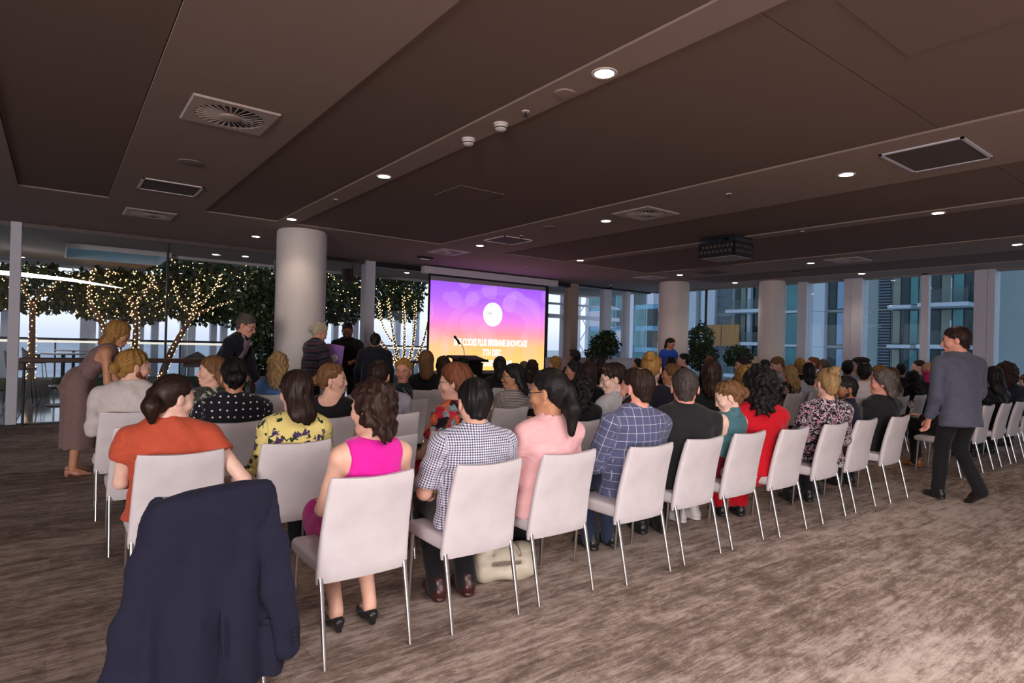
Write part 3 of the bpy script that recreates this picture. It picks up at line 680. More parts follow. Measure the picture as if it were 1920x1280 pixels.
    if T['collar']:
        cax = (q(0, -0.022, -0.05) - nb); cax = cax / np.linalg.norm(cax); ch = {'shirt': 0.045, 'blazer': 0.032, 'mock': 0.05, 'crew': 0.012}[T['collar']]; crr = nr + {'shirt': 0.012, 'blazer': 0.016, 'mock': 0.008, 'crew': 0.010}[T['collar']]
        def coll(X, Y, Z):
            x, y, z = X - nb[0], Y - nb[1], Z - nb[2]; al = x * cax[0] + y * cax[1] + z * cax[2]; rad = np.sqrt(np.maximum(x * x + y * y + z * z - al * al, 1e-9))
            ring = np.abs(rad - (crr + 0.022 * np.clip((0.05 - al) / 0.06, 0, 1.3))) - 0.007
            return np.maximum(ring, np.abs(al - (ch + 0.0) / 2) - (ch + 0.03) / 2)
        C.put(coll, nb - 0.12, nb + 0.12, 0.006)
    if T.get('front'):
        Ff = Field(lo, hi, hC * 0.8); e_ = o_ * 1.35 + 0.006
        Ff.cone(hip - dirv * hem, wst, 0.160 * b * S + o_ * 1.6 + 0.006, (0.138 * b * S + e_), 0.0, flt); Ff.cone(wst, cst, 0.138 * b * S + e_, 0.16 * b * S + o_ + 0.007, 0.05, flt); Ff.cone(cst, shc, 0.145 * b * S + o_ + 0.007, 0.088 * b * S + o_ + 0.007, 0.05, flt)
        Ff.cut(lambda X, Y, Z: np.maximum(np.abs(X - hip[0]) - (0.055 + 0.03 * np.clip((Z - hip[2]) / 0.4, 0, 1)), -((X - hip[0]) * fl[0] + (Y - hip[1]) * fl[1] + (Z - hip[2]) * fl[2]) + 0.02))
        Pf, Qf = Ff.extract(); of = link(bpy.data.objects.new('shirt_front', np_mesh('shirt_front', Pf, Qf, {'puv': Pf[:, [0, 2, 1]]}, 1)), root); of.data.materials.append(T['front'])
    P, Q = C.extract()
    # cloth coordinates: around / along the torso or the sleeve
    d0, uv = seg_uv(P, hip - dirv * 0.2, nb + dirv * 0.1, 0.0, 0.17 * b)
    th = np.arctan2(P[:, 0] - hip[0] - (P[:, 2] - hip[2]) * dirv[0], -(P[:, 1] - hip[1] - (P[:, 2] - hip[2]) * dirv[1] - 0.02)); uv = np.stack([np.where(np.abs(th) < 1.25, P[:, 0], np.sign(th) * (0.15 + 0.16 * (np.abs(th) - 1.25))), P[:, 2], 0 * th], 1)
    best = d0.copy()
    if sl > 0:
        for s in (-1, 1):
            for a_, b_, off in ((sh[s], el[s], 1.0), (el[s], wr[s], 2.0)):
                if off == 2.0 and sl <= 1: continue
                d1, u1 = seg_uv(P, a_, b_, off * s, 0.06)
                lat = ((P - shc) @ ex) * s > sw * 0.93
                m_ = (d1 * 1.0 < best * 1.25) & lat; best = np.where(m_, d1, best); uv = np.where(m_[:, None], u1, uv)
    to = link(bpy.data.objects.new(T.get('name', 'top'), np_mesh('top', P, Q, {'puv': uv}, 1 if lod == 0 else 0)), root); to.data.materials.append(T['m'])
    # lower garment
    B = dict(kind='trousers', m=None, len=1.0); B.update(bottom or {})
    if B['m'] is None: B['m'] = cloth('black_trousers', (0.012, 0.012, 0.014))
    kz = [v for d_ in (kn, an) for v in d_.values()]
    lo = np.min(kz + [hip], 0) - 0.2; hi = np.max(kz + [hip], 0) + 0.2; lo[2] = max(lo[2], 0.0)
    E_ = Field(lo, hi, [0.016, 0.022, 0.03][lod])
    E_.cone(hip + dirv * 0.06, hip - dirv * 0.02, 0.150 * b, 0.158 * b, 0, flt)
    for s in (-1, 1):
        lr = (0.6 + 0.4 * b); fr = B['len']
        if B['kind'] == 'trousers':
            E_.cone(hj[s] + np.array((0, 0.05, 0)) * (pose == 'sit'), kn[s], 0.094 * lr, 0.072 * lr, 0.03)
            E_.cone(kn[s], kn[s] + (an[s] - kn[s]) * min(1.07, fr * 1.07), 0.070 * lr, 0.060 * lr, 0.02)
        else:
            E_.cone(hj[s] + np.array((0, 0.05, 0)) * (pose == 'sit'), kn[s], 0.095 * lr, 0.078 * lr, 0.10); E_.cone(kn[s], kn[s] + (an[s] - kn[s]) * fr, 0.078, 0.085, 0.10)
    if B['kind'] == 'skirt' and pose != 'sit':
        c0 = hip; c1 = np.array((0, (kn[1][1] + kn[-1][1]) / 2, kn[1][2] * (1 - fr) + 0.1 * fr)); E_.cone(c0, c1, 0.165 * b, 0.205, 0.05, ((0, 1, 0), 0.8))
        zc = float(c1[2]); E_.cut(lambda X, Y, Z: zc - Z + 0 * X + 0 * Y)
    E_.warp(lambda X, Y, Z: 0.004 * np.sin(40 * X + 3 * np.sin(11 * Z + ph)) * np.sin(12 * Y + 9 * Z + ph) if B['kind'] == 'trousers' else 0.007 * np.sin(46 * X + 1.5 * np.sin(5 * Z + ph) + 30 * Y) + 0 * Z)
    P, Q = E_.extract()
    bo = link(bpy.data.objects.new(B['kind'], np_mesh(B['kind'], P, Q, {'puv': np.stack([np.arctan2(P[:, 0], -P[:, 1]) * 0.17, P[:, 2] + P[:, 1], 0 * P[:, 0]], 1)})), root); bo.data.materials.append(B['m'])
    if shoes:
        for s in (-1, 1):
            fd = R(ft[s]); tilt = (legs or {}).get('toe', {}).get(s, 0) if legs else 0
            o = inst('shoe', SH[shoes[0]], root, (float(an[s][0]), float(an[s][1]), max(0.0, float(an[s][2] - (0.095 if shoes[0] == 'shoe' else 0.10)))), (-R(tilt), 0, -fd))
            m = plain('shoe_' + shoes[1], {'black': (0.012, 0.012, 0.013), 'brown': srgb(70, 38, 28), 'tan': srgb(150, 95, 50), 'nude': srgb(190, 130, 110), 'white': srgb(210, 205, 205), 'burgundy': srgb(62, 26, 26)}[shoes[1]], 0.35)
            if len(o.data.materials) == 0: o.data.materials.append(m)
            o.material_slots[0].link = 'OBJECT'; o.material_slots[0].material = m
    root['head'] = [float(v) for v in hc]; root['head_rot'] = [float(v) for v in eul]; root['head_scale'] = float(SHd)
    root['hand_r'] = [float(v) for v in wr[1] + hd[1] * 0.1]; root['hand_l'] = [float(v) for v in wr[-1] + hd[-1] * 0.1]
    return root
shared()
# ------------------------------------------------------------------ the room
HC = 3.25; XL, XR, YB, YF = -9.0, 14.85, -7.0, 12.55
def carpet():
    t = NT('carpet'); v = t.obj()
    br = t.n('ShaderNodeTexBrick'); t.l(v, br.inputs['Vector']); br.offset = 0.37; br.squash = 1.0
    for k, x in (('Scale', 1.0), ('Brick Width', 1.0), ('Row Height', 0.25), ('Mortar Size', 0.0), ('Bias', 0.0)): br.inputs[k].default_value = x
    br.inputs['Color1'].default_value = (0, 0, 0, 1); br.inputs['Color2'].default_value = (1, 1, 1, 1)
    tone = t.sep(br.outputs['Color'])[0]
    streak = t.noise(t.map(v, (1.3, 18, 1)), 1.7, 8, 0.74, 0.08); fine = t.noise(t.map(v, (9, 70, 1)), 2.0, 4, 0.7); big = t.noise(t.map(v, (0.35, 0.8, 1)), 0.9, 2)
    patch = t.noise(t.map(v, (2.6, 6.5, 1)), 1.4, 8, 0.82, 0.3)
    a = t.math('ADD', t.math('MULTIPLY', streak, 0.36), t.math('MULTIPLY', fine, 0.20)); a = t.math('ADD', a, t.math('MULTIPLY', patch, 0.56))
    a = t.math('ADD', a, t.math('MULTIPLY', t.math('SUBTRACT', tone, 0.5), 0.045)); a = t.math('ADD', a, t.math('MULTIPLY', t.math('SUBTRACT', big, 0.5), 0.25))
    col = t.ramp(a, [(0.45, srgb(100, 85, 75)), (0.53, srgb(130, 112, 102)), (0.57, srgb(157, 139, 129)), (0.66, srgb(184, 168, 159))])
    sp = t.voro(t.map(v, (28, 60, 1)), 1.0); gate = t.noise(t.map(v, (1, 1.6, 1)), 5.5, 4, 0.7)
    dots = t.math('MULTIPLY', t.math('LESS_THAN', sp.outputs['Distance'], 0.10), t.math('GREATER_THAN', gate, 0.60))
    col = t.mix(t.math('MULTIPLY', dots, 0.6), col, srgb(52, 42, 38))
    pile = t.noise(t.map(v, (420, 420, 1)), 1, 2)
    t.bsdf(col, 0.95, spec=0.1, bump=pile, bstr=0.5, bdist=0.006); return t.m
plaster = plain('ceiling_plaster', srgb(150, 133, 126), 0.85, var=0.03, nscale=8, spec=0.2)
fabric = plain('ceiling_fabric', srgb(121, 105, 98), 0.95, var=0.05, nscale=260, spec=0.1)
white_paint = plain('white_paint', srgb(214, 206, 204), 0.55, var=0.02, nscale=5, spec=0.3)
frame_paint = plain('frame_paint', srgb(205, 205, 218), 0.45, var=0.03, nscale=6)
dark_metal = plain('dark_metal', (0.012, 0.012, 0.014), 0.45, var=0.1)
chrome = plain('chrome', (0.72, 0.70, 0.70), 0.22, 1.0, var=0.02)
def glass_mat(name, tint, refl=1.0):
    t = NT(name); tr = t.n('ShaderNodeBsdfTransparent'); tr.inputs[0].default_value = (*tint, 1); gl = t.n('ShaderNodeBsdfGlossy'); gl.inputs['Roughness'].default_value = 0.01
    ge = t.n('ShaderNodeNewGeometry'); dt = t.n('ShaderNodeVectorMath', operation='DOT_PRODUCT'); t.l(ge.outputs['Normal'], dt.inputs[0]); t.l(ge.outputs['Incoming'], dt.inputs[1]); mx = t.n('ShaderNodeMixShader')
    sch = t.math('POWER', t.math('SUBTRACT', 1.0, t.math('ABSOLUTE', dt.outputs['Value'])), 5.0); fre = t.math('ADD', t.math('MULTIPLY', sch, 0.9), 0.022)     # Schlick, same from both sides
    t.l(t.math('MULTIPLY', fre, refl, clamp=True), mx.inputs[0]); t.l(tr.outputs[0], mx.inputs[1]); t.l(gl.outputs[0], mx.inputs[2]); t.l(mx.outputs[0], t.out.inputs['Surface']); return t.m
glass_clear = glass_mat('glass_clear', (0.92, 0.94, 0.95), 1.3); glass_blue = glass_mat('glass_blue', (0.74, 0.82, 0.84), 1.4)
structure(MB().box(XL, XR + 0.2, YB, YF, -0.2, 0).build('floor', carpet()))
# ceiling: plaster strips and bulkheads with recessed fabric panels between them
strips = [(XL, -6.0), (-3.46, -3.2), (-0.66, -0.41), (0.49, 1.60), (2.60, 2.86), (5.42, 6.80), (8.42, 8.68), (11.05, 12.45), (13.88, XR + 0.2)]
m = MB()
for x0, x1 in strips: m.box(x0, x1, YB, 9.33, HC, HC + 0.25)
m.box(XL, XR + 0.2, 9.33, YF + 0.05, HC, HC + 0.25); m.box(XL, XR + 0.2, YB, YF, HC + 0.25, HC + 0.4)
ceil = structure(m.build('ceiling', plaster))
for (a0, a1), (b0, b1) in zip(strips[:-1], strips[1:]):
    cuts = [YB, -3.2, 1.73, 9.33]
    for y0, y1 in zip(cuts[:-1], cuts[1:]):
        MB().box(a1 + 0.006, b0 - 0.006, y0 + 0.004, y1 - 0.004, HC + 0.016, HC + 0.10).build('ceiling_panel', fabric, ceil)
MB().box(3.06, 3.95, 0.3, 1.43, HC + 0.008, HC + 0.06, 0.004).build('access_hatch', fabric, ceil)
MB().box(3.55, 4.15, 5.7, 6.3, HC + 0.008, HC + 0.06, 0.004).build('access_hatch', fabric, ceil)
structure(MB().box(XL - 0.2, XL, YB, YF, 0, HC).build('wall_left', white_paint)); structure(MB().box(XL, XR + 0.2, YB - 0.2, YB, 0, HC).build('wall_back', white_paint))
structure(MB().box(10.72, XR - 0.1, 12.30, 12.62, 0, 1.14).box(10.70, XR - 0.08, 12.26, 12.66, 1.14, 1.18, 0.008).build('wall_front', plain('low_wall', srgb(205, 180, 178), 0.6)))
# front glazing: three windows, each with its posts, tracks and panes
def window(n, parts):
    w = structure(empty('window_%d' % n)); 
    for nm, b, mt in parts: MB().box(*b, bevel=0.004 if nm != 'pane' else 0, seg=1).build(nm, mt, w)
    return w
G0, G1 = 12.48, 12.495
def bays(xs, z0=0.02, z1=3.18): return [('pane', (a, b, G0, G1, z0, z1), glass_clear) for a, b in xs]
window(1, bays([(-8.9, -3.7), (-3.66, -0.62), (-0.48, 1.565), (1.595, 3.45), (3.48, 5.34)]) + [('post', (-0.62, -0.48, 12.40, 12.62, 0, HC), frame_paint), ('mullion', (-3.70, -3.66, 12.46, 12.52, 0, 3.2), dark_metal),
    ('mullion', (1.565, 1.595, 12.44, 12.54, 0, 3.2), dark_metal), ('mullion', (3.45, 3.48, 12.44, 12.54, 0, 3.2), dark_metal), ('head_track', (-8.9, 5.34, 12.42, 12.56, 3.18, HC), plain('track_grey', srgb(92, 82, 80), 0.5)), ('sill_track', (-8.9, 5.34, 12.40, 12.56, 0.0, 0.02), dark_metal)])
window(2, bays([(5.56, 7.06), (7.09, 10.62)]) + [('post', (5.34, 5.56, 12.36, 12.62, 0, HC), frame_paint), ('mullion', (7.06, 7.09, 12.44, 12.54, 0, 3.2), dark_metal), ('head_track', (5.56, 11.40, 12.38, 12.56, 3.14, HC), dark_metal), ('sill_track', (5.56, 10.7, 12.40, 12.56, 0.0, 0.02), dark_metal)])
window(3, bays([(10.66, 11.40), (11.69, 12.82), (13.08, 13.75), (13.90, 14.80)], 1.18) + [('post', (11.40, 11.69, 12.34, 12.64, 1.18, HC), plain('taupe_post', srgb(165, 140, 128), 0.6)), ('mullion', (12.82, 13.08, 12.40, 12.62, 1.18, HC), frame_paint), ('mullion', (13.75, 13.90, 12.40, 12.62, 1.18, HC), frame_paint), ('mullion', (10.62, 10.66, 12.44, 12.54, 1.18, HC), dark_metal), ('head_track', (11.69, 14.85, 12.40, 12.56, 3.20, HC), dark_metal)])
yr = [(-6.9, -3.0), (-2.6, 0.3), (0.65, 3.69), (4.03, 4.84), (4.98, 6.15), (6.55, 7.43), (7.66, 10.36), (10.41, 12.30)]
window(4, [('pane', (XR, XR + 0.015, a, b, 0.12, 3.22), glass_blue) for a, b in yr] + [('post', (XR - 0.10, XR + 0.25, a, b, 0, HC), frame_paint) for a, b in ((-3.0, -2.6), (0.3, 0.65), (3.69, 4.03), (6.15, 6.55), (7.43, 7.66))] +
    [('mullion', (XR - 0.05, XR + 0.10, 4.84, 4.98, 0.1, HC), frame_paint), ('mullion', (XR - 0.02, XR + 0.04, 10.36, 10.41, 0.1, HC), dark_metal), ('post_fin', (XR - 0.13, XR - 0.10, 3.76, 3.80, 0, HC), frame_paint), ('post_fin', (XR - 0.13, XR - 0.10, 6.34, 6.38, 0, HC), frame_paint), ('sill', (XR - 0.15, XR + 0.2, -6.9, 12.3, 0, 0.12), frame_paint), ('head_track', (XR - 0.05, XR + 0.2, -6.9, 12.3, 3.22, HC), plaster)])
for i, (x, y, r) in enumerate(((3.16, 9.9, 0.39), (12.96, 10.05, 0.39), (14.25, 8.05, 0.31))):
    m = MB().lathe([(r + 0.012, 0.0), (r + 0.012, 0.10), (r, 0.11), (r, HC - 0.025), (r - 0.02, HC - 0.02), (r - 0.02, HC)], (x, y, 0), 64); structure(m.build('column_%d' % (i + 1), white_paint, smooth=True))
# timber handrail in front of the left glass
hr = empty('handrail', (1.4, 12.3, 0)); tag(hr, 'dark brown timber handrail running across the left glass wall', 'handrail')
rail_wood = plain('rail_wood', srgb(66, 42, 34), 0.4, var=0.2, nscale=12)
MB().box(-1.86, 2.0, -0.05, 0.05, 1.01, 1.09, 0.012).build('rail', rail_wood, hr); 
for x in (-1.8, 0.18, 1.95): MB().cyl((x, 0.0, 0), 0.018, 1.02, 12).build('post', dark_metal, hr, True)
# ------------------------------------------------------------------ ceiling fittings
lamp_glow = emit('lamp_glow', (1.0, 0.82, 0.62), 40)
def downlight(x, y, z=HC, power=24.0, lab='', grp='recessed ceiling downlights'):
    r = empty('downlight', (x, y, z)); tag(r, lab, 'downlight', grp)
    MB().lathe([(0.062, 0.0), (0.062, -0.006), (0.080, -0.006), (0.084, 0.0)], seg=28).build('trim_ring', white_paint, r, True)
    MB().cyl((0, 0, -0.004), 0.061, 0.003, 24).build('lens', lamp_glow, r)
    l = bpy.data.lights.new('downlight_beam', 'SPOT'); l.energy = power; l.color = (1.0, 0.80, 0.62); l.spot_size = R(125); l.spot_blend = 0.6; l.shadow_soft_size = 0.06
    o = bpy.data.objects.new('beam', l); o.location = (0, 0, -0.03); link(o, r); return r
DL = [(2.75, 2.72, 'nearest to the camera, on the narrow plaster strip'), (2.73, 5.92, 'on the narrow strip beyond the smoke detectors'), (2.70, 8.97, 'directly in front of the near column'), (2.70, 10.95, 'left of the near column top'),
      (5.98, 8.90, 'left of the framed grille near the screen'), (8.46, 8.92, 'above and right of the screen'), (6.04, 5.87, 'on the wide strip beside the swirl diffuser'), (6.12, 2.72, 'left of the big dark grille'), (8.57, 2.72, 'on the narrow strip below the big grille'),
      (11.75, 5.85, 'right of the projector'), (13.95, 8.90, 'above the third column'), (11.70, 8.92, 'above the second column'), (14.0, 5.85, 'close to the right window wall'), (11.78, 2.68, 'at the far right edge')]
for x, y, w in DL: downlight(x, y, lab='round recessed downlight ' + w)
for x, w in ((2.74, 'first'), (6.1, 'second'), (8.57, 'third'), (11.75, 'fourth')): downlight(x, -0.5, lab='round recessed downlight, %s of the row just behind the photographer' % w)
for x, w in ((2.74, 'first'), (6.1, 'second'), (8.57, 'third')): downlight(x, -3.7, lab='round recessed downlight, %s of the rearmost row' % w)
# swirl diffusers
vane_m = MB().box(0.075, 0.245, -0.004, 0.012, -0.016, -0.013).xf(Matrix.Rotation(R(0), 4, 'Z')).mesh('vane'); vane_m.materials.append(plain('vane_white', srgb(186, 172, 166), 0.5))
plate = plain('diffuser_plate', srgb(180, 165, 158), 0.5)
def plate_mesh():
    bm = bmesh.new(); n = 40; out = []; inn = []
    for k in range(n):
        a = 2 * math.pi * k / n; c, s = math.cos(a), math.sin(a); f = 0.30 / max(abs(c), abs(s))
        out.append(bm.verts.new((c * f, s * f, -0.014))); inn.append(bm.verts.new((c * 0.25, s * 0.25, -0.014)))
    top = [bm.verts.new((v.co.x * 1.03, v.co.y * 1.03, 0.0)) for v in out]; dep = [bm.verts.new((v.co.x, v.co.y, 0.0)) for v in inn]
    for k in range(n):
        j = (k + 1) % n; bm.faces.new((out[k], out[j], inn[j], inn[k])); bm.faces.new((top[k], top[j], out[j], out[k])); bm.faces.new((inn[k], inn[j], dep[j], dep[k]))
    bmesh.ops.recalc_face_normals(bm, faces=bm.faces); me = bpy.data.meshes.new('plate'); bm.to_mesh(me); bm.free(); me.materials.append(plate); return me
pm = plate_mesh()
bk = MB().cyl((0, 0, -0.003), 0.252, 0.002, 40).mesh('duct'); bk.materials.append(dark_metal)
hub = MB().lathe([(0.08, -0.004), (0.078, -0.02), (0.05, -0.028), (0.0, -0.03)], seg=24).mesh('hub', True); hub.materials.append(plate)
for x, y, w in ((1.05, 5.15, 'largest in view, upper left'), (1.03, 10.10, 'above the left window'), (5.97, 9.95, 'tinted purple above the screen'), (6.06, 5.19, 'on the wide strip at the centre'), (11.68, 9.78, 'near the second column'), (11.77, 5.17, 'on the right near the projector')):
    r = empty('swirl_diffuser', (x, y, HC)); tag(r, 'square air diffuser with radial vanes, ' + w, 'air diffuser', 'ceiling swirl diffusers')
    inst('plate', pm, r); inst('duct', bk, r); inst('hub', hub, r)
    for k in range(28): inst('vane', vane_m, r, (0, 0, 0), (R(24), 0, 2 * math.pi * k / 28))
grille_mat = plain('grille_mesh', srgb(84, 74, 70), 0.8, var=0.25, nscale=300)
for x, y, sx_, sy_, w, fm in ((1.03, 8.11, 0.62, 0.60, 'in the strip above the left window', white_paint), (6.0, 8.08, 0.62, 0.62, 'framed in white above the screen', white_paint), (6.1, 1.96, 0.78, 0.62, 'big and dark at upper right', frame_paint), (11.74, 8.07, 0.62, 0.6, 'small and dark near the right windows', plaster)):
    r = empty('return_air_grille', (x, y, HC)); tag(r, 'rectangular return air grille ' + w, 'air grille', 'ceiling return grilles')
    a, b = sx_ / 2, sy_ / 2
    MB().box(-a, a, -b, -b + 0.025, -0.012, 0).box(-a, a, b - 0.025, b, -0.012, 0).box(-a, -a + 0.025, -b, b, -0.012, 0).box(a - 0.025, a, -b, b, -0.012, 0).build('frame', fm, r)
    MB().box(-a + 0.02, a - 0.02, -b + 0.02, b - 0.02, -0.006, 0).build('mesh_panel', grille_mat, r)
for x, y, w in ((1.03, 6.79, 'between the swirl diffuser and the left grille'), (5.77, 6.77, 'on the wide strip at the centre'), (13.0, 6.8, 'close to the right windows')):
    r = tag(MB().lathe([(0.115, 0), (0.112, -0.010), (0.10, -0.013), (0.0, -0.014)], (x, y, HC), 32).build('ceiling_speaker', plain('speaker_cloth', srgb(120, 105, 98), 0.8), smooth=True), 'flat round ceiling speaker ' + w, 'speaker', 'round ceiling speakers')
for x, y, w in ((2.77, 3.87, 'larger one, nearer the camera'), (2.77, 4.34, 'smaller one, farther along the strip')):
    r = empty('smoke_detector', (x, y, HC)); tag(r, 'white smoke detector, ' + w, 'smoke detector', 'smoke detectors')
    MB().lathe([(0.058, 0), (0.058, -0.014), (0.048, -0.018), (0.045, -0.045), (0.032, -0.056), (0.0, -0.057)], seg=24).build('body', white_paint, r, True); MB().cyl((0, 0, -0.040), 0.0465, 0.012, 24).build('vent_slot', dark_metal, r)
MB_ = [(2.76, 3.54, 'on the narrow strip near the smoke detectors'), (5.95, 3.9, 'on the wide strip left of a downlight'), (2.73, 7.3, 'on the narrow strip before the column'), (8.56, 4.4, 'right of the projector'), (5.9, 7.6, 'near the framed grille'), (8.4, 10.6, 'above the right half of the screen')]
for x, y, w in MB_:
    r = empty('sprinkler', (x, y, HC)); tag(r, 'small ceiling sprinkler head ' + w, 'sprinkler', 'sprinkler heads')
    MB().lathe([(0.030, 0), (0.028, -0.008), (0.0, -0.009)], seg=16).build('rose', white_paint, r, True); MB().cyl((0, 0, -0.04), 0.008, 0.034, 10).cyl((0, 0, -0.044), 0.018, 0.004, 12).build('nozzle', dark_metal, r)
r = MB().lathe([(0.075, 0), (0.07, -0.01), (0.0, -0.012)], (2.76, 3.11, HC), 24).build('sensor_plate', plaster, smooth=True); tag(r, 'flat round sensor plate on the narrow strip beside the nearest downlight', 'sensor')
r = empty('ceiling_track_light', (5.98, 10.9, HC)); tag(r, 'small black fitting on the ceiling in front of the screen casing', 'light fitting'); MB().box(-0.16, 0.16, -0.06, 0.06, -0.035, 0, 0.006).build('body', dark_metal, r); MB().box(-0.1, 0.1, -0.04, 0.04, -0.05, -0.034, 0.004).build('lens_bar', chrome, r)
# dome security camera
r = empty('dome_camera', (12.5, 11.9, HC)); tag(r, 'small dark security camera on the ceiling by the taupe post', 'camera'); MB().lathe([(0.05, 0), (0.05, -0.02), (0.045, -0.022)], seg=16).build('mount', white_paint, r, True); MB().sphere((0, 0, -0.03), 0.045, 14, 10).build('dome', dark_metal, r, 'all')
# projector hanging from the ceiling
r = empty('projector', (8.35, 5.5, HC)); tag(r, 'black projector hung in a perforated cage from the ceiling', 'projector')
MB().box(-0.25, 0.25, -0.30, 0.30, -0.03, 0.0, 0.005).build('mount_plate', dark_metal, r); MB().cyl((0, 0, -0.12), 0.04, 0.10, 16).build('mount_pole', dark_metal, r, True)
MB().box(-0.24, 0.24, -0.29, 0.29, -0.32, -0.31, 0.004).build('base_tray', plain('projector_white', srgb(150, 140, 138), 0.5), r); MB().box(-0.19, 0.19, -0.23, 0.23, -0.30, -0.12, 0.02).build('body', plain('projector_body', (0.02, 0.02, 0.022), 0.5), r)
MB().box(-0.26, -0.25, -0.31, 0.31, -0.31, -0.08).build('cage_side', dark_metal, r); MB().box(-0.26, 0.26, -0.31, -0.30, -0.31, -0.08).build('cage_front', dark_metal, r); MB().box(-0.26, 0.26, 0.30, 0.31, -0.31, -0.08).build('cage_rear', dark_metal, r)
hole = MB().cyl((0, 0, 0), 0.024, 0.003, 14, axis='X').mesh('vent_hole'); hole.materials.append(plain('hole_grey', srgb(84, 74, 74), 0.8))
for zz, n0 in ((-0.15, 0), (-0.23, 0.5)):
    for k in range(8): inst('vent_hole', hole, r, (-0.263, -0.27 + (k + n0) * 0.072, zz))
    for k in range(6): inst('vent_hole', hole, r, (-0.2 + (k + n0) * 0.075, -0.313, zz), (0, 0, R(90)))
# ------------------------------------------------------------------ projection screen
def screen_mat():
    t = NT('slide'); s = t.sep(t.obj()); u, v = s[0], s[2]                      # local metres: x 0..3.5, z 0..2.05
    base = t.ramp(t.math('MULTIPLY', v, 1 / 2.12), [(0.0, srgb(255, 208, 112)), (0.28, srgb(255, 190, 120)), (0.42, srgb(250, 150, 165)), (0.58, srgb(228, 125, 225)), (0.78, srgb(180, 105, 240)), (1.0, srgb(150, 85, 228))])
    vo = t.voro(t.map(t.obj(), (1.25, 0, 1.25), (0.3, 0, 0.2)), 1.0, 'SMOOTH_F1', 0.8, '3D'); b1 = t.math('LESS_THAN', vo.outputs['Distance'], 0.36)
    v2 = t.voro(t.map(t.obj(), (2.0, 0, 2.0), (2.3, 0, 1.2)), 1.0, 'F1', 0.9, '3D'); b2 = t.math('LESS_THAN', v2.outputs['Distance'], 0.40)
    dx = t.math('SUBTRACT', u, 2.0); dz = t.math('SUBTRACT', v, 0.35); rr = t.math('SQRT', t.math('ADD', t.math('POWER', dx, 2.0), t.math('POWER', dz, 2.0)))
    arc = t.math('MULTIPLY', t.math('GREATER_THAN', rr, 1.50), t.math('LESS_THAN', rr, 1.72))
    l = t.math('ADD', t.math('MULTIPLY', b1, 0.10), t.math('MULTIPLY', b2, 0.10)); l = t.math('ADD', l, t.math('MULTIPLY', arc, 0.07))
    col = t.mix(l, base, srgb(255, 205, 235)); e = t.n('ShaderNodeEmission'); t.l(col, e.inputs[0]); e.inputs[1].default_value = 1.22
    t.l(e.outputs[0], t.out.inputs['Surface']); return t.m
sc = empty('projection_screen', (6.68, 11.98, 0)); tag(sc, 'pull-down projection screen showing a purple to orange title slide', 'screen')
MB().box(-0.14, 3.86, -0.06, 0.12, 3.06, 3.22, 0.01).build('casing', plain('casing_white', srgb(205, 195, 205), 0.5), sc)
MB().box(0.0, 3.52, 0.0, 0.010, 0.66, 3.08).build('black_border', plain('screen_black', (0.01, 0.01, 0.011), 0.9), sc)
MB().box(0.05, 3.47, -0.003, 0.0, 0.78, 3.02).build('screen_cloth', plain('screen_grey', srgb(150, 140, 150), 0.9), sc)
MB().box(-0.02, 3.54, -0.015, 0.02, 0.62, 0.67, 0.008).build('bottom_bar', dark_metal, sc)
MB().box(0.0, 3.42, -0.002, 0.0, 0.0, 2.06).build('slide', screen_mat(), sc, loc=(0.05, -0.003, 0.86))
white_glow = emit('slide_white', (1.0, 0.97, 0.97), 1.5)
bm_ = MB().cyl((0, 0, 0), 1.0, 0.003, 48, axis='Y').xf(Matrix.Diagonal((0.285, 1, 0.29, 1))); bm_.build('logo_disc', white_glow, sc, loc=(1.80, -0.010, 2.22))
def text(s_, size, loc, m_, parent, xs=1.0, bold=0.0):
    c = bpy.data.curves.new('lettering', 'FONT'); c.body = s_; c.size = size; c.align_x = 'CENTER'; c.align_y = 'CENTER'; c.offset = bold; c.extrude = 0.001; c.resolution_u = 2
    tmp = bpy.data.objects.new('tmp', c); me = bpy.data.meshes.new_from_object(tmp); bpy.data.objects.remove(tmp); me.materials.clear(); me.materials.append(m_)
    o = inst('lettering', me, parent, loc, (R(90), 0, 0), (xs, 1, 1)); return o
text('SHE', 0.13, (1.68, -0.015, 2.24), emit('logo_grey', srgb(150, 140, 160), 0.9), sc, 0.8)
text('SHE CODES PLUS BRISBANE SHOWCASE', 0.225, (1.80, -0.008, 1.52), white_glow, sc, 0.54, 0.008); text('7TH DEC', 0.225, (1.80, -0.008, 1.28), white_glow, sc, 0.60, 0.008); text('#SHECODESSHOWCASE', 0.19, (1.80, -0.008, 1.02), white_glow, sc, 0.60, 0.006)
# ------------------------------------------------------------------ terrace beyond the left glass
rng = random.Random(7)
deckm = plain('deck_board', srgb(150, 144, 146), 0.10, var=0.18, nscale=3, spec=0.5)
dk = structure(MB().box(-9, 15, 12.56, 21.0, -0.16, -0.05).build('floor_terrace', dark_metal))
pl = MB().box(0, 0.238, 12.58, 20.6, -0.05, -0.008, 0.003, 1).mesh('plank'); pl.materials.append(deckm)
for k in range(56): inst('plank', pl, dk, (-4.0 + k * 0.25, 0, rng.uniform(-0.003, 0.0)))
sof = MB(); sof.box(1.9, 15, YF + 0.05, 14.9, HC, HC + 0.3); sof.box(-9, 1.9, YF + 0.05, 14.5, HC, HC + 0.3); sof.box(-9, 0.1, 14.5, 19.4, HC, HC + 0.3); sof.box(0.1, 1.9, 16.5, 19.4, HC, HC + 0.3)
structure(sof.build('ceiling_terrace', plain('soffit', srgb(150, 138, 130), 0.8)))
sk = tag(empty('skylight_opening', (0, 0, 0)), 'open skylight slot with pale sides in the terrace ceiling', 'skylight')
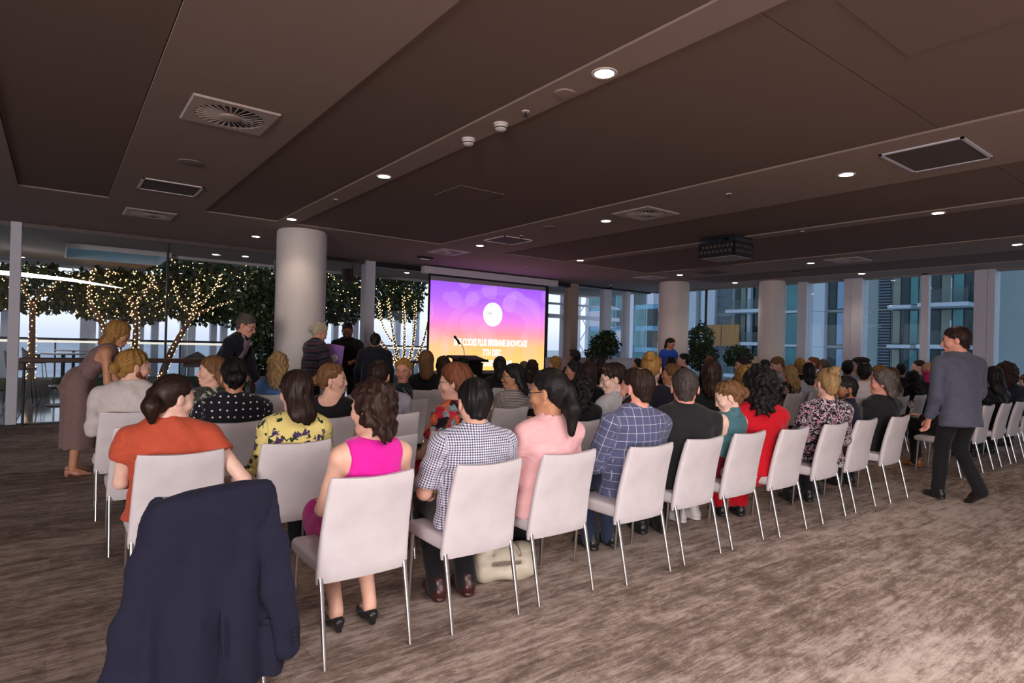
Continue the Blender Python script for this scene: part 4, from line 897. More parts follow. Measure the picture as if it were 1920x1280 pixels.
MB().box(0.1, 1.9, 14.5, 14.53, HC - 0.10, HC + 0.6).build('side', white_paint, sk); MB().box(0.1, 1.9, 16.47, 16.5, HC - 0.1, HC + 0.6).build('side', white_paint, sk); MB().box(0.1, 0.13, 14.53, 16.47, HC - 0.1, HC + 0.6).build('side', white_paint, sk); MB().box(1.87, 1.9, 14.53, 16.47, HC - 0.1, HC + 0.6).build('side', white_paint, sk)
MB().box(0.13, 1.87, 14.53, 16.47, HC + 0.5, HC + 0.51).build('skylight_pane', glass_mat('glass_teal', (0.25, 0.62, 0.66), 1.0), sk)
structure(MB().box(1.9, 15, 14.9, 15.0, HC - 0.06, HC + 0.35).box(-9, 1.9, 19.4, 19.5, HC - 0.06, HC + 0.35).build('trim_1', white_paint))
for x, y, w in ((7.03, 13.74, 'left of the screen, outside the glass'), (2.65, 14.0, 'over the terrace left of the near column'), (3.2, 13.8, 'over the terrace close to the near column'), (-0.66, 15.6, 'over the terrace at the far left'), (-0.7, 18.2, 'over the terrace at the far left edge, farther out')): downlight(x, y, HC, 5.0, 'round recessed downlight ' + w, 'terrace downlights')
# white linear light
t_ = tag(MB().tube([(-2.6, 16.3, 2.75), (-0.63, 16.4, 2.71), (0.22, 16.7, 2.69), (1.24, 17.2, 2.61)], [0.05, 0.045, 0.035, 0.008], 10).build('linear_light', emit('linear_glow', (1.0, 0.97, 1.0), 5.0), smooth='all'), 'long white linear light hung over the far terrace edge', 'light')
# balustrade with lit top rail and facade fins
bl = tag(empty('balustrade', (0, 20.5, 0)), 'glass balustrade with a lit pale top rail at the terrace edge', 'balustrade')
MB().box(-9, 15, -0.04, 0.04, 1.30, 1.36, 0.01).build('top_rail', dark_metal, bl); MB().box(-9, 15, -0.05, -0.042, 1.23, 1.29).build('light_strip', emit('rail_glow', (1.0, 0.9, 0.78), 1.1), bl)
for k in range(16): MB().box(-9 + k * 1.5, -9 + k * 1.5 + 1.46, -0.006, 0.006, 0.08, 1.28).build('pane', glass_clear, bl); MB().box(-9 + k * 1.5 - 0.04, -9 + k * 1.5, -0.02, 0.02, 0, 1.3).build('post', dark_metal, bl)
fin_m = MB().box(-0.095, 0.095, -0.12, 0.12, -1, 5.5, 0.01, 1).mesh('fin'); fin_m.materials.append(plain('fin_white', srgb(225, 226, 232), 0.5))
fb = structure(empty('wall_facade_fins', (0, 21.0, 0)))
for x in (-1.6, -1.1, 0.62, 0.80, 1.06, 1.98, 2.36, 3.13, 3.36, 3.97, 4.28, 5.0, 5.4, 6.2, 6.6, 7.95, 8.7, 9.2, 10.4, 11.2, 12.4, 13.4): inst('fin', fin_m, fb, (x, 0, 0))
# steel frame seen right of the screen
sf = tag(empty('steel_frame', (13.6, 15.0, 0)), 'pale steel post and beam frame outside, right of the screen', 'steel frame')
MB().box(-0.16, 0.16, -0.1, 0.1, -1, 4.6, 0.01).build('post', frame_paint, sf); MB().box(-2.6, 2.6, -0.06, 0.06, 2.42, 2.55, 0.01).build('beam', frame_paint, sf); MB().box(-2.6, 2.6, -0.04, 0.04, 2.86, 2.93, 0.01).build('beam', frame_paint, sf)
# distant city
def city_mat():
    t = NT('city'); v = t.obj(); nz = t.noise(v, 0.004, 6, 0.7); c = t.ramp(nz, [(0.3, srgb(214, 214, 216)), (0.55, srgb(240, 238, 236)), (0.75, srgb(255, 252, 246))]); t.bsdf(c, 1.0, spec=0.0); return t.m  # near-white ground colour stands in for the bright haze over the city
structure(MB().cyl((0, 0, -112), 14000, 2, 64).build('ground_city', city_mat()))
# ------------------------------------------------------------------ trees wound with fairy lights
bark = plain('bark', srgb(96, 70, 50), 0.9, var=0.35, nscale=40, bstr=0.5)
def leaf_mat(n, a, b):
    t = NT(n); nz = t.noise(t.obj(), 3, 2); c = t.ramp(nz, [(0.3, a), (0.7, b)]); t.bsdf(c, 0.45, spec=0.4); return t.m
leafA = leaf_mat('leaf_fig', srgb(30, 44, 24), srgb(58, 76, 40)); leafB = leaf_mat('leaf_ficus', srgb(26, 42, 26), srgb(52, 72, 42))
def foliage(name, blobs, n, size, m_, parent, seed, mind=0.0):
    g = np.random.default_rng(seed); w = np.array([b_[1][0] * b_[1][1] * b_[1][2] for b_ in blobs]); w = w / w.sum(); ch = g.choice(len(blobs), n, p=w)
    d = g.normal(size=(n, 3)); d /= np.linalg.norm(d, axis=1)[:, None]; rad = g.uniform(0.35, 1.0, n) ** 0.5
    c = np.array([b_[0] for b_ in blobs])[ch] + d * rad[:, None] * np.array([b_[1] for b_ in blobs])[ch]
    ax = g.normal(size=(n, 3)) + np.array((0, 0, -0.6)); ax /= np.linalg.norm(ax, axis=1)[:, None]; nn = np.cross(ax, g.normal(size=(n, 3))); nn /= np.linalg.norm(nn, axis=1)[:, None]; sd = np.cross(ax, nn)
    L = size * g.uniform(0.7, 1.3, n)[:, None]; W = L * 0.36; bend = nn * L * 0.12
    P = np.stack([c, c + ax * L * 0.45 + sd * W + bend, c + ax * L, c + ax * L * 0.45 - sd * W + bend], 1).reshape(-1, 3); i = np.arange(n) * 4
    o = link(bpy.data.objects.new(name, np_mesh(name, P, np.stack([i, i + 1, i + 2, i + 3], 1))), parent); o.data.materials.append(m_); o['kind'] = 'stuff'; return o
bulb_glow = emit('fairy_glow', (1.0, 0.58, 0.24), 7)
ico = bmesh.new(); bmesh.ops.create_icosphere(ico, subdivisions=1, radius=1); ico_v = np.array([v.co[:] for v in ico.verts]); ico_f = np.array([[v.index for v in f.verts] for f in ico.faces]); ico.free()
def bulbs(name, pts, r, parent=None):
    pts = np.array(pts); n = len(pts); P = (pts[:, None, :] + ico_v[None] * r).reshape(-1, 3); Fc = (ico_f[None] + (np.arange(n) * len(ico_v))[:, None, None]).reshape(-1, 3)
    me = bpy.data.meshes.new(name); me.from_pydata(P.tolist(), [], Fc.tolist()); me.materials.append(bulb_glow); o = link(bpy.data.objects.new(name, me), parent); o['kind'] = 'stuff'; return o
def bez(a, b, c, n=10): return [tuple((1 - t) ** 2 * np.array(a) + 2 * t * (1 - t) * np.array(b) + t * t * np.array(c)) for t in np.linspace(0, 1, n)]
def tree(label, base, branches, blobs, nleaf, lights_lab, seed, canopy_lights=140, lsize=0.15, lr=0.0155, dens=24):
    g = np.random.default_rng(seed)
    r = empty('terrace_tree', base); tag(r, label, 'tree', 'terrace trees with fairy lights'); pts = []
    pot = MB().lathe([(0.36, -0.04), (0.42, 0.35), (0.42, 0.40), (0.37, 0.40), (0.36, 0.34), (0.0, 0.34)], seg=32).build('planter', plain('planter_grey', srgb(96, 94, 92), 0.6), r, True)
    for br_, (r0, r1) in branches:
        c = bez(*br_, 12); MB().tube(c, [r0 + (r1 - r0) * t for t in np.linspace(0, 1, 12)], 8).build('branch' if r0 < 0.07 else 'trunk', bark, r, 'all')
        c = np.array(c); Lb = np.linalg.norm(np.diff(c, axis=0), axis=1).sum(); n = int(Lb * dens)
        for i in range(n):
            t = (i + 0.5) / n * 11; k = min(10, int(t)); p = c[k] + (c[k + 1] - c[k]) * (t - k); rr = (r0 + (r1 - r0) * t / 11) + 0.02; a = i * 2.1 + g.uniform(-0.5, 0.5)
            pts.append(p + np.array((math.cos(a) * rr, math.sin(a) * rr, g.uniform(-0.02, 0.02))))
    foliage('leaves', blobs, nleaf, lsize, leafA, r, seed)
    for i in range(canopy_lights):
        b_ = blobs[g.integers(len(blobs))]; d = g.normal(size=3); d /= np.linalg.norm(d); d[1] = -abs(d[1]); pts.append(np.array(b_[0]) + d * np.array(b_[1]) * g.uniform(0.75, 1.02))
    fl_ = bulbs('fairy_lights', np.array(pts) + np.array(base), lr); tag(fl_, lights_lab, 'fairy lights', None, 'stuff')
    return r
tree('slim upright tree in a planter at the far left of the terrace', (-0.47, 18.0, 0), [(((0, 0, 0.3), (0.03, 0, 1.2), (0.0, 0, 2.2)), (0.075, 0.055)), (((0, 0, 2.1), (0.15, 0, 2.4), (0.5, 0, 2.75)), (0.035, 0.015)), (((0, 0, 2.0), (-0.15, 0, 2.5), (-0.3, 0.1, 3.0)), (0.035, 0.015))],
     [((-0.1, 0.5, 2.55), (1.1, 0.5, 0.62)), ((-1.1, 0.4, 2.5), (0.7, 0.5, 0.65))], 2600, 'warm fairy lights wound round the slim left tree', 11, 90, lr=0.013)
tree('leaning forked terrace tree behind the blonde woman in the long dress', (1.45, 18.0, 0), [(((0, 0, 0.3), (-0.25, 0, 1.2), (-0.85, 0, 2.3)), (0.085, 0.05)), (((0, 0, 0.3), (0.25, 0, 1.3), (0.1, 0, 2.35)), (0.08, 0.05)), (((-0.8, 0, 2.2), (-0.9, 0, 2.6), (-0.75, -0.1, 3.1)), (0.04, 0.015)), (((0.1, 0, 2.3), (-0.25, -0.1, 2.6), (-0.5, -0.1, 2.8)), (0.035, 0.012)), (((0.1, 0, 2.3), (0.4, -0.1, 2.6), (0.5, -0.1, 3.1)), (0.035, 0.012))],
     [((-0.5, 0.6, 2.52), (1.1, 0.5, 0.68)), ((0.3, 0.6, 2.5), (0.9, 0.5, 0.70)), ((-0.1, 0.7, 2.75), (1.1, 0.5, 0.45))], 4600, 'warm fairy lights wound round the forked terrace tree', 12, 380)
tree('terrace tree whose trunk slants to the right, left of the near column', (2.15, 17.6, 0), [(((0, 0, 0.3), (0.05, 0, 0.9), (0.65, -0.05, 2.0)), (0.095, 0.06)), (((0.6, -0.05, 1.9), (0.8, -0.1, 2.3), (0.75, -0.1, 3.0)), (0.05, 0.015)), (((0.65, -0.05, 2.0), (1.1, -0.1, 2.3), (1.7, -0.1, 2.5)), (0.045, 0.012)), (((0.65, -0.05, 2.0), (0.3, -0.1, 2.3), (0.2, -0.1, 2.9)), (0.04, 0.012)), (((0.8, -0.1, 2.3), (1.2, -0.2, 2.7), (1.3, -0.2, 3.2)), (0.03, 0.01))],
     [((0.9, 0.8, 2.7), (1.0, 0.6, 0.85)), ((1.0, 0.9, 3.6), (1.0, 0.5, 0.6)), ((2.6, 1.0, 3.6), (1.1, 0.5, 0.6)), ((4.0, 1.1, 3.7), (1.0, 0.5, 0.6)), ((1.7, 0.6, 2.6), (1.2, 0.6, 0.75)), ((2.8, 0.7, 2.5), (0.9, 0.6, 0.8)), ((1.2, 0.5, 3.3), (1.6, 0.6, 0.5)), ((3.6, 0.8, 2.7), (0.9, 0.6, 1.0)), ((4.6, 0.9, 2.9), (0.9, 0.6, 0.9))], 11500, 'dense warm fairy lights on the slanting terrace tree', 13, 560)
tree('many-stemmed terrace tree directly left of the screen', (9.15, 18.0, 0), [(((0, 0, 0.3), (-0.1, 0, 0.8), (-1.5, -0.1, 2.2)), (0.07, 0.025)), (((0, 0, 0.3), (-0.3, 0, 1.2), (-0.65, -0.1, 2.9)), (0.06, 0.02)), (((0, 0, 0.3), (0.1, 0, 1.5), (-0.1, -0.1, 3.0)), (0.055, 0.02)), (((0, 0, 0.3), (0.5, 0, 1.2), (0.35, -0.1, 2.9)), (0.055, 0.02)), (((0, 0, 0.3), (0.8, 0, 1.0), (0.9, -0.1, 2.6)), (0.055, 0.02)), (((-0.4, 0, 1.5), (-0.9, 0, 2.0), (-0.9, 0, 2.8)), (0.03, 0.012)), (((0.0, 0, 0.6), (-0.8, -0.1, 1.0), (-1.2, -0.1, 1.5)), (0.03, 0.015))],
     [((-0.4, 1.0, 3.0), (1.3, 0.6, 0.7)), ((-0.2, 1.1, 3.8), (1.4, 0.5, 0.6)), ((-2.2, 1.1, 3.8), (1.3, 0.5, 0.6)), ((0.7, 1.1, 3.4), (0.7, 0.5, 0.7)), ((0.3, 0.9, 2.8), (0.8, 0.6, 0.6)), ((-1.7, 0.9, 2.8), (0.9, 0.6, 0.8)), ((-2.8, 0.9, 2.8), (0.8, 0.6, 0.9))], 8500, 'very dense warm fairy lights on the tree beside the screen', 14, 200, dens=34, lr=0.015)
# terrace furniture: round bar tables and wire-legged tub chairs
topm = plain('table_top_pale', srgb(190, 186, 186), 0.25); tubm = plain('tub_brown', srgb(98, 82, 78), 0.6, var=0.15, nscale=80)
def bar_table(x, y, lab):
    r = empty('bar_table', (x, y, 0)); tag(r, lab, 'table', 'terrace bar tables')
    MB().lathe([(0.0, 1.05), (0.38, 1.05), (0.39, 1.065), (0.38, 1.08), (0.0, 1.08)], seg=36).build('table_top', topm, r, True); MB().cyl((0, 0, 0.03), 0.035, 1.03, 16).build('pedestal', dark_metal, r, True)
    MB().lathe([(0.28, 0), (0.28, 0.015), (0.05, 0.035), (0.0, 0.036)], seg=32).build('base', dark_metal, r, True); MB().tube([(0.22 * math.cos(a), 0.22 * math.sin(a), 0.40) for a in np.linspace(0, 6.2832, 25)], 0.012, 6).build('foot_ring', chrome, r, 'all'); return r
def tub_chair(x, y, rz, lab):
    r = empty('bar_chair', (x, y, 0), R(rz)); tag(r, lab, 'chair', 'terrace bar chairs')
    MB().box(-0.22, 0.22, -0.2, 0.22, 0.74, 0.79, 0.02).build('seat', tubm, r, True)
    bm = bmesh.new(); n = 15; rows = []
    for i in range(n):
        a = R(-100 + 200 * i / (n - 1)); fx, fy = math.sin(a) * 0.25, -math.cos(a) * 0.24; h = 0.36 - 0.17 * abs(math.sin(a * 0.9)); o = 0.06
        rows.append([bm.verts.new((fx, fy, 0.76)), bm.verts.new((fx * (1 + o), fy * (1 + 2.2 * o), 0.76 + h)), bm.verts.new((fx * (0.9 + o), fy * (0.9 + 2.2 * o), 0.76 + h)), bm.verts.new((fx * 0.9, fy * 0.9, 0.76))])
    for i in range(n - 1):
        for k in range(4): bm.faces.new((rows[i][k], rows[i + 1][k], rows[i + 1][(k + 1) % 4], rows[i][(k + 1) % 4]))
    bm.faces.new(rows[0]); bm.faces.new(rows[-1][::-1]); bmesh.ops.recalc_face_normals(bm, faces=bm.faces); me = bpy.data.meshes.new('tub_back'); bm.to_mesh(me); bm.free(); me.materials.append(tubm); inst('tub_back', me, r)
    for sx_ in (-1, 1):
        for sy_ in (-1, 1): MB().tube([(sx_ * 0.16, sy_ * 0.16, 0.75), (sx_ * 0.24, sy_ * 0.24, 0.01)], 0.009, 6).build('leg', dark_metal, r, 'all')
    for sy_ in (-1, 1): MB().tube([(-0.24, sy_ * 0.24, 0.012), (0.24, sy_ * 0.24, 0.012)], 0.009, 6).build('floor_runner', dark_metal, r, 'all')
    MB().tube([(-0.19, 0.215, 0.32), (0.19, 0.215, 0.32)], 0.009, 6).build('foot_rest', dark_metal, r, 'all'); return r
bar_table(0.12, 15.6, 'round pale bar table beside the slim tree on the terrace'); bar_table(0.35, 18.6, 'round pale bar table farther out at the balustrade'); bar_table(3.6, 16.6, 'round pale bar table near the slanting tree')
for x, y, rz, w in ((-0.55, 15.5, -80, 'left of the nearer bar table'), (0.72, 16.0, 110, 'right of the nearer bar table'), (-1.3, 16.6, 60, 'at the far left window edge'), (-0.4, 18.8, -100, 'by the farther bar table'), (1.0, 18.9, 170, 'behind the farther bar table'), (2.75, 16.6, 160, 'in front of the slanting tree'), (4.0, 17.2, 200, 'right of the slanting tree'), (3.3, 15.9, 10, 'nearest the near column')): tub_chair(x, y, rz, 'brown tub bar chair on wire legs, ' + w)
# planter hedge strip at the terrace edge
hb = MB().box(-9, 15, 20.0, 20.35, 0.0, 0.30, 0.01).build('planter_trough', plain('trough_green', srgb(70, 84, 56), 0.7)); tag(hb, 'long low green planter trough along the balustrade', 'planter')
# outside loudspeaker on a bracket
r = empty('wall_speaker', (5.30, 13.3, 2.98)); tag(r, 'small grey loudspeaker hung outside the glass by the column', 'speaker'); MB().box(-0.11, 0.11, -0.09, 0.09, -0.16, 0.16, 0.02).build('cabinet', plain('speaker_grey', srgb(96, 88, 84), 0.6), r, True); MB().tube([(0.08, 0, 0.15), (0.12, 0, 0.22), (0.12, 0, 0.28)], 0.012, 8).build('bracket', dark_metal, r, 'all')
# ------------------------------------------------------------------ towers beyond the right glass
twall = plain('tower_wall', srgb(150, 158, 158), 0.5, var=0.06, nscale=0.4); twhite = plain('tower_white', srgb(205, 208, 218), 0.5, var=0.04, nscale=0.5); tglass = plain('tower_glass', srgb(26, 50, 58), 0.12, 0.35, var=0.35, nscale=0.5, spec=0.6)
tteal = plain('tower_teal', srgb(70, 118, 124), 0.15, 0.5, var=0.3, nscale=0.6, spec=0.6); tdark = plain('tower_dark', srgb(20, 28, 36), 0.4, var=0.3, nscale=0.7); ttan = plain('tower_tan', srgb(176, 122, 72), 0.7); tcurt = plain('curtain_pale', srgb(150, 150, 138), 0.8, var=0.1, nscale=1.0)
tlou = plain('louvre_grey', srgb(110, 122, 140), 0.5); tlit = emit('lit_window', (1.0, 0.86, 0.62), 0.9); tblue = emit('lit_blue', (0.30, 0.48, 0.85), 0.55)
tw = tag(empty('apartment_tower', (52, 0, 0)), 'blue-grey apartment tower with white balcony slabs beyond the right windows', 'building')
MB().box(0.0, 14, 6, 38.5, -60, 40).build('wall', twall, tw)
FL = [-4.0 + 3.0 * k for k in range(7)]
louvre = MB().box(-0.08, 0, -0.75, 0.75, 0, 0.10).mesh('louvre'); louvre.materials.append(tlou)
def win(y0, y1, z0, z1, mt=tglass, d=0.06, n=2):
    w = MB().box(-d, 0.0, y0, y1, z0, z1).build('window', tdark, tw); s = (y1 - y0) / n
    for k in range(n): MB().box(-d - 0.03, -d, y0 + k * s + 0.05, y0 + (k + 1) * s - 0.05, z0 + 0.06, z1 - 0.06).build('pane', mt[k % len(mt)] if isinstance(mt, list) else mt, w)
for z in FL:
    # right balcony bay
    MB().box(-2.2, 0, 13.9, 17.0, z, z + 0.28, 0.02).build('balcony_slab', twhite, tw); win(14.0, 16.9, z + 0.3, z + 2.95, [tglass, tteal, tcurt], n=4); MB().box(-2.18, -2.14, 13.95, 16.95, z + 0.3, z + 1.25).build('balcony_glass', glass_blue, tw)
    MB().box(-2.15, -2.05, 14.9, 14.96, z + 0.28, z + 2.0).build('downpipe', twhite, tw)
    # bay between the mullions
    MB().box(-1.3, 0, 17.7, 19.3, z, z + 0.26, 0.02).build('balcony_slab', twhite, tw); win(17.6, 19.4, z + 0.3, z + 2.95, [tteal, tglass, tcurt], n=3); win(19.5, 20.4, z + 0.1, z + 2.95, tdark, n=1)
    for k in range(12): inst('louvre', louvre, tw, (-0.1, 19.95, z + 0.2 + k * 0.23), (0, 0, 0), (1, 0.6, 1))
    # brightly lit bay
    win(22.9, 24.3, z + 0.15, z + 2.9, [tblue, tglass], n=2); MB().box(-0.5, 0, 24.4, 26.1, z, z + 2.98).build('white_panel', twhite, tw)
    win(26.8, 27.9, z + 0.1, z + 2.95, tteal, n=1); MB().box(-0.25, 0.0, 26.7, 28.0, z - 0.05, z + 0.15).build('spandrel', twhite, tw)
    # left bays
    MB().box(-1.8, 0, 29.3, 33.0, z, z + 0.30, 0.02).build('balcony_slab', twhite, tw); win(29.4, 31.7, z + 0.32, z + 2.95, [tteal, tglass], n=2); win(31.9, 33.1, z + 0.32, z + 2.95, [tcurt, tglass], n=2); MB().box(-1.78, -1.74, 29.3, 33.0, z + 0.3, z + 1.2).build('balcony_glass', glass_blue, tw)
    for k in range(12): inst('louvre', louvre, tw, (-0.1, 34.2, z + 0.2 + k * 0.23))
for y0, y1 in ((28.6, 29.2), (31.2, 31.5), (35.0, 36.6), (37.2, 38.4), (13.2, 13.8)): MB().box(-0.5, 0, y0, y1, -60, 40).build('pier', twhite, tw)
for y0, y1, z0 in ((31.4, 33.2, 1.9), (33.3, 35.0, 1.9), (29.4, 30.6, -1.0)): MB().box(-1.95, -1.86, y0, y1, z0, z0 + 2.0).build('timber_screen', ttan, tw)
tb = tag(empty('glass_tower', (70, 56, 0)), 'slim blue glass tower seen right of the taupe post', 'building')
MB().box(0, 12, 0, 16, -80, 60).build('core', plain('tower_core', srgb(96, 150, 180), 0.2, 0.5, var=0.1, nscale=0.3), tb)
for z in [-8 + 3.2 * k for k in range(12)]:
    for k in range(5): MB().box(-0.12, 0, 0.3 + k * 3.1, 3.0 + k * 3.1, z, z + 2.5).build('window', (tteal, tglass, tteal, twhite, tglass)[(k + int(z)) % 5], tb)
    for k in range(4): MB().box(0.3 + k * 2.9, 2.9 + k * 2.9, -0.12, 0, z, z + 2.5).build('window', (tglass, tteal, twhite, tteal)[(k + int(z)) % 4], tb)
    MB().box(-1.2, 0, 9.0, 12.0, z - 0.35, z - 0.1).build('balcony_slab', twhite, tb)
MB().box(-0.2, 0, 5.6, 6.4, -80, 60).box(-0.2, 0, 15.2, 16.0, -80, 60).build('pier', twhite, tb)
for z in (3.6, 6.8, 10.0, 0.4): MB().box(-0.16, -0.12, 0.5, 0.9, z, z + 2.0).build('lit_strip', tlit, tb)
# lattice crane
cr_ = tag(empty('tower_crane', (58, 61, 0)), 'pale lattice tower crane mast outside, right of the taupe post', 'crane'); mm = MB()
for sx_ in (-0.8, 0.8):
    for sy_ in (-0.8, 0.8): mm.box(sx_ - 0.09, sx_ + 0.09, sy_ - 0.09, sy_ + 0.09, -60, 40)
for k in range(50):
    z = -60 + k * 2; s = 1 if k % 2 else -1
    mm.tube([(-0.8 * s, -0.8, z), (0.8 * s, -0.8, z + 2)], 0.07, 4); mm.tube([(-0.8, -0.8 * s, z), (-0.8, 0.8 * s, z + 2)], 0.07, 4)
mm.build('mast', twhite, cr_)
# ------------------------------------------------------------------ chairs
def leather():
    t = NT('white_leather'); v = t.obj(); nz = t.noise(v, 6, 3); pb = t.voro(v, 260, dim='3D'); c = t.ramp(nz, [(0.3, srgb(204, 196, 200)), (0.7, srgb(216, 209, 212))])
    t.bsdf(c, 0.5, spec=0.4, bump=pb.outputs['Distance'], bstr=0.08, bdist=0.002); return t.m
LEATHER = leather(); LEG = plain('chair_leg_steel', (0.62, 0.60, 0.60), 0.28, 1.0, var=0.03)
def loft(rows, cap=True):
    bm = bmesh.new(); rs = [[bm.verts.new(p) for p in r_] for r_ in rows]; n = len(rows[0])
    for i in range(len(rs) - 1):
        for k in range(n): bm.faces.new((rs[i][k], rs[i][(k + 1) % n], rs[i + 1][(k + 1) % n], rs[i + 1][k]))
    if cap: bm.faces.new(rs[0][::-1]); bm.faces.new(rs[-1])
    bmesh.ops.recalc_face_normals(bm, faces=bm.faces); return bm
def bm_mesh(bm, name, m_):
    me = bpy.data.meshes.new(name); bm.to_mesh(me); bm.free(); me.polygons.foreach_set('use_smooth', [True] * len(me.polygons))
    try: me.set_sharp_from_angle(angle=R(50))
    except Exception: pass
    me.materials.append(m_); return me
def rrect(hw, ht, rc, n=4):
    p = []
    for cx, cy, a0 in ((hw - rc, ht - rc, 0), (-hw + rc, ht - rc, 90), (-hw + rc, -ht + rc, 180), (hw - rc, -ht + rc, 270)):
        for k in range(n + 1): a = R(a0 + 90 * k / n); p.append((cx + rc * math.cos(a), cy + rc * math.sin(a)))
    return p
def chair_back():
    rows = []; Z0, Z1 = 0.355, 0.86
    for i in range(15):
        t = i / 14; e = 1.0
        if i == 0 or i == 14: e = 0.55
        hw = 0.237 - 0.022 * t - (0.006 if e < 1 else 0); ht = 0.021 * e; row = []
        base = rrect(hw, ht, min(ht * 0.95, 0.018)); ex = []
        # subdivide the long edges so that the slab can curve
        for a, b in zip(base, base[1:] + base[:1]):
            ex.append(a)
            if abs(a[0] - b[0]) > 0.1: ex += [(a[0] + (b[0] - a[0]) * k / 8, a[1] + (b[1] - a[1]) * k / 8) for k in range(1, 8)]
        z = Z0 + (Z1 - Z0) * (t if 0 < i < 14 else (0.004 if i == 0 else 0.996)); y = 0.095 - 0.105 * t + 0.014 * math.sin(t * math.pi)
        for x, yy in ex:
            q = x / hw; row.append((x, y + yy + 0.014 * q * q, z + (0.014 * q * q * t) - 0.010 * (1 - q * q) * (1 - t) * 0))
        rows.append(row)
    return bm_mesh(loft(rows), 'backrest', LEATHER)
def chair_seat():
    rows = []
    for y, zt, zb, hw in ((0.085, 0.462, 0.405, 0.215), (0.09, 0.470, 0.398, 0.222), (0.16, 0.474, 0.394, 0.226), (0.30, 0.474, 0.394, 0.228), (0.42, 0.474, 0.394, 0.228), (0.49, 0.470, 0.397, 0.226), (0.515, 0.455, 0.407, 0.220), (0.522, 0.444, 0.418, 0.213)):
        rows.append([(x, y, (zt + zb) / 2 + z) for x, z in rrect(hw, (zt - zb) / 2, min(0.025, (zt - zb) / 2 * 0.9))])
    return bm_mesh(loft(rows), 'seat', LEATHER)
CH = {'back': chair_back(), 'seat': chair_seat(), 'rl': MB().tube([(0, 0.095, 0.40), (0, 0.080, 0.345), (0, 0.0, 0.0)], [0.0125, 0.0125, 0.0105], 10).mesh('leg', True), 'fl': MB().tube([(0, 0.47, 0.41), (0, 0.475, 0.36), (0, 0.495, 0.0)], [0.0125, 0.0125, 0.0105], 10).mesh('leg', True)}
for k in ('rl', 'fl'): CH[k].materials.append(LEG)
def chair(x, y, label, rz=0):
    r = empty('banquet_chair', (x, y, 0), R(rz)); tag(r, label, 'chair', 'white upholstered audience chairs')
    inst('backrest', CH['back'], r); inst('seat', CH['seat'], r)
    for s in (-1, 1): inst('leg', CH['rl'], r, (s * 0.215, 0, 0)); inst('leg', CH['fl'], r, (s * 0.205, 0, 0))
    return r
